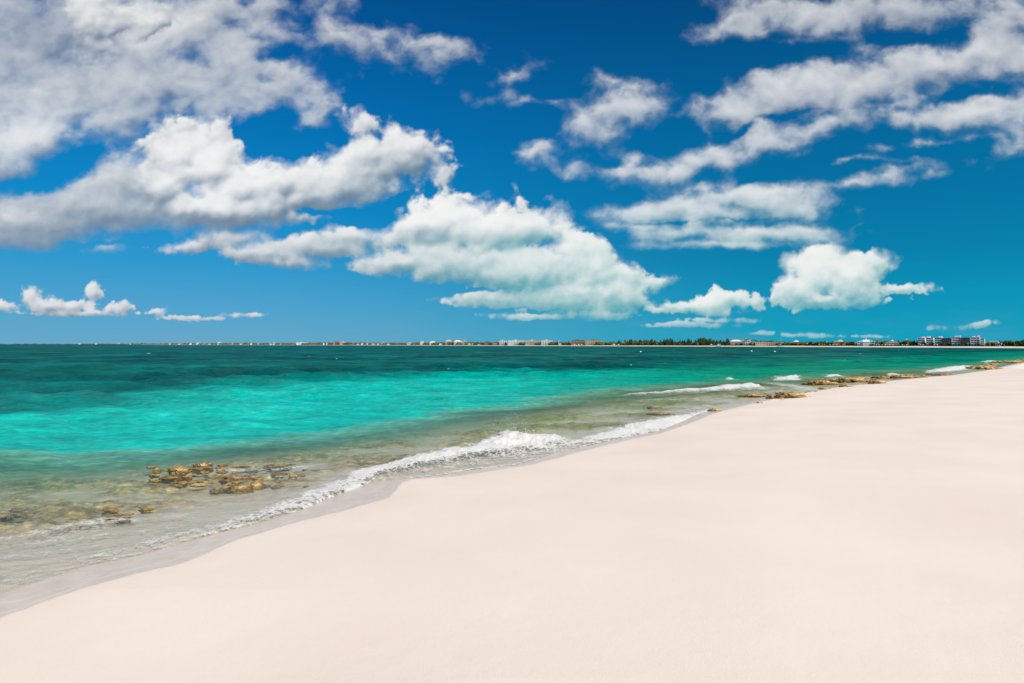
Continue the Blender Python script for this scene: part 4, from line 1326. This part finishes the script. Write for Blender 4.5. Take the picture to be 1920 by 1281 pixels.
def house(name, px0, px1, top, base, wall, roof, style, storeys, bays, label, cat, group=None, setback=58, turn=0.0, depth=None, roof_h=None, balcony=True):
    """a building between two columns of the photograph, roof at row top and foot at row base"""
    pm = (px0 + px1) / 2
    p = far_point(pm, setback, 1.7)
    k = p[1] / 1280
    th = math.atan2(p[0], p[1])
    w = (px1 - px0) * k * math.cos(th)
    H = max(far_z(pm, top, p[1]) - p[2], 2.6)
    dep = depth or min(max(w * .55, 7), 26)
    e = empty(name, p, -th - math.radians(5) + math.radians(turn))
    rh = roof_h if roof_h is not None else (H * .30 if style in ('hip', 'gable') else 0.6)
    wh = H - rh
    fl = wh / storeys
    hw = w / 2
    bw = w / bays
    wall_b = Boxes()
    # walls with real openings: piers, spandrels and a recessed core
    wall_b.box(-hw, hw, 0.9, dep, 0, wh)
    for s in range(storeys):
        z0 = s * fl
        wall_b.box(-hw, hw, 0, .9, z0, z0 + fl * .28)
        wall_b.box(-hw, hw, 0, .9, z0 + fl * .80, z0 + fl - .003)
        for b_ in range(bays + 1):
            xx0 = -hw + b_ * bw - bw * .24 if b_ else -hw
            xx1 = -hw + b_ * bw + bw * .24 if b_ < bays else hw
            wall_b.box(xx0, xx1, .003, .9, z0 + fl * .28, z0 + fl * .80)
    wall_b.build("wall", wall, e)
    if style == 'hip':
        Boxes().box(-hw - .5, hw + .5, -.6, dep + .5, wh + .003, wh + .25).hip(-hw - .45, hw + .45, -.55, dep + .45, wh + .253, H, .45).build("roof", roof, e)
    elif style == 'gable':
        Boxes().box(-hw - .4, hw + .4, -.6, dep + .5, wh + .003, wh + .25).hip(-hw - .35, hw + .35, -.55, dep + .45, wh + .253, H, .98).build("roof", roof, e)
    else:
        Boxes().box(-hw - .35, hw + .35, -.5, dep + .4, wh + .003, wh + .35).box(-hw * .3, hw * .1, dep * .3, dep * .7, wh + .353, wh + rh + 1.3).build("roof", roof, e)
    for s in range(storeys):
        for b_ in range(bays):
            x0, x1 = -hw + b_ * bw + bw * .25, -hw + (b_ + 1) * bw - bw * .25
            Boxes().box(x0, x1, .78, .88, s * fl + fl * .29, s * fl + fl * .79).build("window", GLASS, e)
    if balcony and storeys > 1:
        for s in range(1, storeys):
            Boxes().box(-hw + .3, hw - .3, -1.5, -.003, s * fl - .1, s * fl + .12).box(-hw + .3, hw - .3, -1.5, -1.42, s * fl + .123, s * fl + 1.0).build("balcony", wall, e)
    return tag(e, label, cat, group), H, w, wh


RES = "resort buildings on the far beach"
house("hotel", 625, 636, 639.5, 645.4, PINK, REDROOF, 'hip', 4, 4, "tall pinkish hotel block with a red roof, standing alone on the distant shore", "hotel", RES, 90)
house("hotel", 637, 651, 641.2, 645.4, PINK, WHITEROOF, 'flat', 3, 5, "lower pink-and-white hotel wing right of the red-roofed pink block", "hotel", RES, 80)
house("hotel", 555, 579, 642.4, 645.2, WHITE, WHITEROOF, 'flat', 2, 8, "long low white building left of the pinkish hotel block", "hotel", RES, 90)
house("hotel", 788, 799, 640.2, 645.9, WHITE, WHITEROOF, 'flat', 4, 4, "left of two compact white hotel blocks standing over green scrub", "hotel", RES, 80, balcony=False)
house("hotel", 805, 817, 640.2, 645.6, WHITE, WHITEROOF, 'hip', 3, 4, "right of two compact white hotel blocks, with a wide white hip roof", "hotel", RES, 80)
house("hotel", 835, 847, 637.4, 645.8, CREAM, PINK, 'hip', 4, 4, "tallest cream-pink hotel, behind the middle of the bay", "hotel", RES, 90)
house("hotel", 851, 865, 638.0, 645.6, WHITE, WHITEROOF, 'hip', 4, 5, "white gabled hotel right of the tallest cream-pink one", "hotel", RES, 85)
house("hotel", 867, 875, 638.6, 645.6, CREAM, WHITEROOF, 'flat', 4, 3, "narrow cream building right of the white gabled hotel", "hotel", RES, 80)
house("villa", 908, 918, 640.0, 646.2, TAN, BROWNROOF, 'hip', 3, 4, "tan villa with a brown roof amid dark trees", "villa", RES, 70)
house("villa", 924, 933, 641.0, 646.2, PINK, BROWNROOF, 'hip', 2, 3, "small reddish villa between the tan villa and the long white resort", "villa", RES, 70)
house("hotel", 936, 949, 638.4, 646.2, WHITE, WHITEROOF, 'flat', 4, 4, "white square hotel block at the left end of the long white resort", "hotel", RES, 70)
house("hotel", 952, 983, 638.2, 646.2, WHITE, WHITEROOF, 'flat', 4, 11, "left section of the long white flat-roofed resort with dark open storeys", "hotel", RES, 70, 4)
house("hotel", 985, 1013, 638.3, 646.2, CREAM, WHITEROOF, 'flat', 4, 10, "middle section of the long white flat-roofed resort, cream at its foot", "hotel", RES, 66, 4)
house("hotel", 1015, 1036, 637.9, 646.3, WHITE, WHITEROOF, 'flat', 4, 7, "right section of the long white flat-roofed resort beside the sailing mast", "hotel", RES, 70, 4)
house("hotel", 1071, 1097, 637.6, 646.6, TAN, BROWNROOF, 'flat', 4, 8, "left half of the tan brown-roofed hotel behind white cabanas", "hotel", RES, 62, 3)
house("hotel", 1098, 1127, 637.4, 646.6, CREAM, BROWNROOF, 'flat', 4, 9, "right half of the tan hotel, ending at the first pines", "hotel", RES, 66, 3)
house("hotel", 1369, 1391, 637.2, 647.5, PINK, WHITEROOF, 'hip', 4, 6, "pinkish hotel wing standing right against the dark pine grove", "hotel", RES, 62, 5)
house("hotel", 1392, 1408, 636.2, 647.5, WHITE, WHITEROOF, 'flat', 4, 5, "bright white end block joined to the pinkish hotel wing", "hotel", RES, 60, 5)
house("hotel", 1416, 1474, 640.4, 648.2, CREAM, BROWNROOF, 'flat', 3, 14, "long low cream building with a row of dark upright bays under a brown roof", "hotel", RES, 52, 4, roof_h=.5)
house("pavilion", 1488, 1498, 638.4, 648.2, WHITE, WHITEROOF, 'hip', 2, 3, "small square house with a bright white pyramid roof above the trees", "house", RES, 90)
house("villa", 1513, 1527, 642.4, 648.5, CREAM, WHITEROOF, 'hip', 1, 4, "low villa with a wide cream hip roof behind the beach loungers", "villa", RES, 58)
house("villa", 1544, 1552, 640.0, 648.5, WHITE, WHITEROOF, 'hip', 2, 3, "little white-roofed villa half hidden by trees, between two cream villas", "villa", RES, 80)
house("villa", 1560, 1570, 639.2, 648.8, CREAM, GREYROOF, 'hip', 3, 3, "cream villa with a grey roof left of the turreted one", "villa", RES, 66)
house("villa", 1571, 1580, 637.4, 648.8, PINK, CREAM, 'hip', 3, 3, "narrow turret-like pink villa rising above its neighbours", "villa", RES, 72)
house("villa", 1581, 1589, 641.4, 648.9, CREAM, REDROOF, 'hip', 2, 2, "small villa with a rusty roof right of the turret-like one", "villa", RES, 62)
e, H, w, wh = house("mansion", 1607, 1640, 638.0, 648.9, WHITE, BLUEROOF, 'hip', 2, 7, "big white mansion with a pale blue roof, central gable and finial", "mansion", RES, 56)
Boxes().box(-w * .16, w * .16, -2.2, .9 - .95, 0, wh * 1.02).hip(-w * .19, w * .19, -2.6, 6, wh * 1.023, H * 1.06, .9).build("gable_front", WHITE, e)
Boxes().box(-.9, .9, 4, 5.8, H * 1.0, H * 1.16).hip(-1.2, 1.2, 3.7, 6.1, H * 1.163, H * 1.30, 0).box(-.1, .1, 4.8, 5, H * 1.3, H * 1.5).build("cupola", WHITE, e)
e, H, w, wh = house("mansion", 1660, 1685, 640.2, 649.0, CREAM, GREYROOF, 'hip', 2, 6, "cream mansion with a grey roof and small white cupola", "mansion", RES, 54)
Boxes().box(-1.6, 1.6, 4, 7, H * .9, H * 1.12).hip(-2.1, 2.1, 3.5, 7.5, H * 1.123, H * 1.36, 0).build("cupola", WHITE, e)
house("villa", 1696, 1704, 636.8, 649.0, WHITE, WHITEROOF, 'flat', 2, 3, "white flat-topped house on the rise left of the big condominium", "house", RES, 110)
house("beach_bar", 1855, 1869, 639.2, 650.0, CREAM, GREYROOF, 'gable', 1, 4, "long pitched grey roof on the right of the white condominium end block", "house", RES, 95)
house("beach_bar", 1866, 1878, 642.4, 650.0, WHITE, WHITEROOF, 'flat', 1, 3, "low white beach building in front of the long grey roof", "house", RES, 56, roof_h=.8)

# the five-storey condominium: stepped white blocks joined by glazed wings
def condo(px0, px1, top, mat, storeys, bays, label, steps, setback=60, turn=0.0, glass=False):
    pm = (px0 + px1) / 2
    p = far_point(pm, setback, 1.7)
    k = p[1] / 1280
    th = math.atan2(p[0], p[1])
    w = (px1 - px0) * k * math.cos(th)
    H = far_z(pm, top, p[1]) - p[2]
    e = empty("condominium", p, -th - math.radians(turn))
    fl, hw, bw = H / (storeys + .25), w / 2, w / bays
    n_b = Boxes()
    n_b.box(-hw, hw, 2.2, 16, 0, H - fl * .25)
    for b_ in range(bays + 1):
        x0 = -hw + b_ * bw
        t = .28 if glass else .16 * bw
        a0, a1 = (x0, x0 + t) if b_ == 0 else ((x0 - t, x0) if b_ == bays else (x0 - t / 2, x0 + t / 2))
        n_b.box(a0, a1, 0, 2.197, 0, H - fl * .25)
    n_b.build("wall", mat, e)
    for s in range(storeys):
        z = s * fl
        for b_ in range(bays):
            x0, x1 = -hw + b_ * bw + (.3 if glass else .17 * bw), -hw + (b_ + 1) * bw - (.3 if glass else .17 * bw)
            Boxes().box(x0, x1, 2.05, 2.18, z + .3, z + fl * .84).build("window", GLASS, e)
        if s:
            Boxes().box(-hw + .01, hw - .01, -1.1, 2.19, z - .12, z + .12).box(-hw + .01, hw - .01, -1.1, -1.0, z + .123, z + (.5 if glass else 1.0)).build("balcony", mat, e)
    r_ = Boxes().box(-hw - .3, hw + .3, -1.3, 16.3, H - fl * .25 + .003, H - fl * .12)
    for (a, b2, zt) in steps:
        r_.box(-hw + a * w, -hw + b2 * w, 2, 9, H - fl * .12 + .003, H + zt)
    r_.build("roof", WHITEROOF if not glass else GREYROOF, e)
    return tag(e, label, "condominium", "blocks of the condominium on the far beach")


condo(1721, 1734, 633.2, WHITE, 4, 3, "leftmost stepped block of the condominium, white balconies over dark recesses", [(.5, .95, 1.4)], 62, 6)
condo(1736, 1750, 632.8, WHITE, 4, 3, "second block from the left of the condominium, white pier at its corner", [(.1, .5, 1.6)], 60, 6)
condo(1752, 1766, 632.6, WHITE, 4, 3, "third condominium block, its white tower left of the first glazed wing", [(.55, .95, 1.6)], 60, 6)
condo(1767, 1784, 633.4, GREYROOF, 4, 5, "left glazed grey-blue wing of the condominium", [], 68, 3, True)
condo(1785, 1801, 631.6, WHITE, 4, 3, "central white condominium tower block between the two glazed wings", [(.35, .6, 1.2), (.75, 1.0, 1.6)], 58, 3)
condo(1802, 1819, 632.6, GREYROOF, 4, 5, "right glazed grey-blue wing of the condominium", [], 68, 2, True)
condo(1820, 1837, 631.8, WHITE, 4, 3, "large white condominium block with small dark windows, right of the glazed wings", [(.2, .5, 1.0), (.7, 1.0, 1.8)], 58, 2)
condo(1838, 1846, 634.6, WHITE, 4, 2, "narrow rightmost white end block of the condominium", [], 58, 2)

# small distant houses
SMALL = [(150, 5), (180, 3), (223, 3), (246, 5), (319, 5), (338, 9), (358, 5), (371, 5), (384, 5), (393, 4), (411, 6), (437, 4), (452, 5), (473, 8), (486, 6), (508, 4), (514, 5), (528, 6), (607, 3), (613, 3), (664, 5), (671, 4), (680, 6), (689, 4), (700, 6), (709, 4), (717, 5),
         (728, 5), (768, 9), (777, 4), (826, 5), (880, 5), (887, 5), (898, 4), (1050, 4), (1142, 6), (1150, 5), (1160, 5)]
for i, (x, w_) in enumerate(SMALL):
    hh = [2.0, 1.6, 2.4, 1.9][i % 4] + (0.6 if x > 400 else 0) + (1.3 if x in (411, 371, 514, 768) else 0)
    bs_ = hor_row(x) + np.interp(x, [0, 1200], [-.2, .4])
    house("beach_house", x - w_ / 2, x + w_ / 2, bs_ - hh, bs_, WHITE if i % 4 else CREAM, WHITEROOF if i % 3 else GREYROOF, 'hip' if i % 2 else 'flat', 1, 2 if w_ < 6 else 3,
          f"{nth(i)} small {'white' if i % 4 else 'cream'} beach house counted from the left end of the far shore", "beach house", "small houses strung along the far shore", 50 + (i % 3) * 12, balcony=False)

# cabanas and parasols on the far beach
for i, x in enumerate([1078, 1085, 1091, 1096, 1152, 1160, 1334, 1350]):
    p = far_point(x, 34 if x < 1300 else 44, 1.3)
    e = empty("cabana", p)
    s = p[1] / 1280 * 1.5
    for (a, b_) in ((-1, 0), (1, 0), (-1, 2), (1, 2)):
        Boxes().box(a * s - .1, a * s + .1, b_ * s - .1, b_ * s + .1, 0, 2.2).build("post", DARKWOOD, e)
    Boxes().hip(-s * 1.3, s * 1.3, -s * .4, s * 2.4, 2.2, 3.9, .1).build("canopy", WHITEROOF, e)
    where = "in front of the tan hotel" if x < 1130 else ("left of the pine grove" if x < 1300 else "among the dark pines")
    n_ = i if x < 1130 else (i - 4 if x < 1300 else i - 6)
    tag(e, f"{nth(n_)} white-topped beach cabana from the left {where}", "cabana", "beach cabanas")

PARA = [(1536, 0), (1546, 1), (1556, 0), (1562, 0), (1568, 0), (1574, 2), (1580, 2), (1643, 0), (1648, 0), (1654, 1), (1660, 0), (1668, 0), (1674, 1), (1692, 0), (1700, 0), (1726, 0), (1731, 0), (1752, 1), (1757, 0)]
PCOL = [WHITEROOF, CREAM, TAN]
for i, (x, c) in enumerate(PARA):
    p = far_point(x, 26 + (i % 3) * 4, 1.3)
    e = empty("beach_parasol", p)
    bm = bmesh.new()
    bmesh.ops.create_cone(bm, segments=8, radius1=.05, radius2=.05, depth=2.4, cap_ends=True, matrix=Matrix.Translation((0, 0, 1.2)))
    me_ = bpy.data.meshes.new("pole"); bm.to_mesh(me_); bm.free()
    link("pole", me_, DARKWOOD, e)
    bm = bmesh.new()
    bmesh.ops.create_cone(bm, segments=10, radius1=1.5, radius2=.05, depth=.7, cap_ends=True, matrix=Matrix.Translation((0, 0, 2.45)))
    me_ = bpy.data.meshes.new("canopy"); bm.to_mesh(me_); bm.free()
    link("canopy", me_, PCOL[c], e)
    tag(e, f"{nth(i)} {['white', 'cream', 'tan'][c]} parasol from the left on the far beach", "parasol", "parasols on the far beach")

# ------------------------------------------------------------------ boats
HULL = simple_mat("boat_white", lin(240, 241, 242), .35, .02, 2.0, .5)
DARK = simple_mat("boat_dark", lin(50, 60, 70), .4, .05, 2.0, .5)


def hull_mesh(name, L, B, H, sheer=.25):
    """a pointed hull, bow towards +x"""
    secs = np.linspace(0, 1, 11)
    V_ = []
    for t in secs:
        wd = B / 2 * (1 - max(0, (t - .45) / .55) ** 2.2) * (.86 + .14 * min(1, t * 5))
        top = H * (1 + sheer * t * t)
        keel = -.35 * (1 - t ** 4)
        x = (t - .5) * L
        V_ += [(x, -wd, top), (x, -wd * .82, H * .35), (x, -wd * .25 - .001, keel), (x, wd * .25 + .001, keel), (x, wd * .82, H * .35), (x, wd, top)]
    F_ = []
    for i in range(10):
        for j in range(5):
            a = i * 6 + j
            F_.append((a, a + 1, a + 7, a + 6))
        F_.append((i * 6 + 5, i * 6, i * 6 + 6, i * 6 + 11))
    F_.append((0, 5, 4, 3, 2, 1))
    F_.append((60, 61, 62, 63, 64, 65))
    me_ = bpy.data.meshes.new(name)
    me_.from_pydata(V_, [], F_)
    return me_


def pole(name, x0, z0, x1, z1, r_, mat, parent, y=0.0):
    bm = bmesh.new()
    L = math.hypot(x1 - x0, z1 - z0)
    M = Matrix.Translation(((x0 + x1) / 2, y, (z0 + z1) / 2)) @ Matrix.Rotation(math.atan2(x1 - x0, z1 - z0), 4, 'Y')
    bmesh.ops.create_cone(bm, segments=8, radius1=r_, radius2=r_ * .6, depth=L, cap_ends=True, matrix=M)
    me_ = bpy.data.meshes.new(name); bm.to_mesh(me_); bm.free()
    return link(name, me_, mat, parent)


# motor yacht in front of the grove
y = far_r(1346) - 60
e = empty("motor_yacht", ((1346 - 960) / 1280 * y, y, .1), math.radians(188))
k = y / 1280
link("hull", hull_mesh("hull", 9 * k, 3.2, 1.5, .5), HULL, e)
Boxes().box(-2.6 * k, 1.4 * k, -1.2, 1.2, 1.5, 3.0).build("cabin", HULL, e)
Boxes().box(-2.2 * k, 1.45 * k, -1.22, 1.22, 2.1, 2.6).build("window", GLASS, e)
Boxes().box(-1.6 * k, .4 * k, -1.0, 1.0, 3.003, 3.9).box(-1.9 * k, .6 * k, -1.1, 1.1, 4.9, 5.0).build("flybridge", HULL, e)
pole("mast", -.8 * k, 5, -1.0 * k, 6.6, .08, HULL, e)
tag(e, "white motor yacht with a flybridge moored in front of the pine grove", "motor yacht", "boats moored off the far beach")

# catamaran with a tall mast
y = far_r(1465) - 50
e = empty("sailing_catamaran", ((1464 - 960) / 1280 * y, y, .1), math.radians(4))
k = y / 1280
for s in (-1, 1):
    o = link("hull", hull_mesh("hull", 11 * k, 1.5, 1.5, .25), HULL, e)
    o.location = (0, s * 2.6, 0)
Boxes().box(-3.4 * k, 2.6 * k, -2.0, 2.0, 1.0, 1.5).box(-1.8 * k, 1.8 * k, -1.7, 1.7, 1.503, 2.6).build("cabin", DARK, e)
pole("mast", .5, 2.6, .5, far_z(1465, 620.5, y), .13, HULL, e)
pole("boom", .4, 3.6, -4.6 * k, 3.8, .12, HULL, e)
tag(e, "white catamaran with one very tall bare mast in front of the long cream building", "sailing boat", "boats moored off the far beach")

y = far_r(1459) - 30
e = empty("dinghy", ((1459.3 - 960) / 1280 * y, y, .05), math.radians(10))
link("hull", hull_mesh("hull", 3.2 * y / 1280, 1.5, .9, .3), HULL, e)
Boxes().box(-.9, -.7, -.6, .6, .5, .7).box(.3, .5, -.6, .6, .5, .7).build("seat", DARK, e)
Boxes().box(-1.9 * y / 1280, -1.6 * y / 1280, -.25, .25, .3, 1.4).build("outboard", DARK, e)
tag(e, "small white dinghy beside the tall-masted catamaran", "dinghy", "boats moored off the far beach")

# sloop with its white sail up
y = far_r(1048) - 40
e = empty("sloop", ((1048 - 960) / 1280 * y, y, .1), math.radians(70))
link("hull", hull_mesh("hull", 9, 2.6, 1.2, .3), HULL, e)
Boxes().box(-1.6, 1.2, -.8, .8, 1.2, 1.8).build("cabin", HULL, e)
hm = far_z(1048, 636.4, y)
pole("mast", .6, 1.2, .6, hm, .16, HULL, e)
me_ = bpy.data.meshes.new("sail")
sv = []
for i in range(9):
    t = i / 8
    for s in (-.04, .04):
        sv += [(.45, s, 2.2 + (hm - 3) * t), (.45 - 3.6 * (1 - t), s + .35 * math.sin(3.1 * t), 2.2 + (hm - 3) * t)]
sf = []
for i in range(8):
    a = i * 4
    sf += [(a, a + 1, a + 5, a + 4), (a + 2, a + 6, a + 7, a + 3), (a + 1, a + 3, a + 7, a + 5), (a, a + 4, a + 6, a + 2)]
me_.from_pydata(sv, [], sf)
link("sail", me_, WHITEROOF, e)
tag(e, "white sloop with a tall narrow sail between the long white resort and the tan hotel", "sailing boat", "boats moored off the far beach")

# mooring buoys
bm = bmesh.new()
bmesh.ops.create_uvsphere(bm, u_segments=16, v_segments=10, radius=.5)
for v in bm.verts:
    v.co.z = v.co.z * .8 + .15
BME = bpy.data.meshes.new("float"); bm.to_mesh(BME); bm.free()
for p_ in BME.polygons:
    p_.use_smooth = True
BME.materials.append(HULL)
for (x, yy_, lab) in ((1409, 659.5, "left white mooring buoy, afloat below the bright white hotel end block"), (1452.5, 660.2, "right white mooring buoy, afloat below the long cream building"), (1201, 660.8, "lone white mooring buoy off the left end of the pine grove"), (1021, 650.3, "tiny white buoy close to the far beach below the long white resort")):
    gx, gy = ground_at(x, yy_)
    e = empty("mooring_buoy", (gx, gy, .05))
    o = link("float", BME, None, e)
    pole("ring", 0, .5, 0, .8, .06, DARK, e)
    e.scale = (.85,) * 3
    tag(e, lab, "buoy", "mooring buoys")
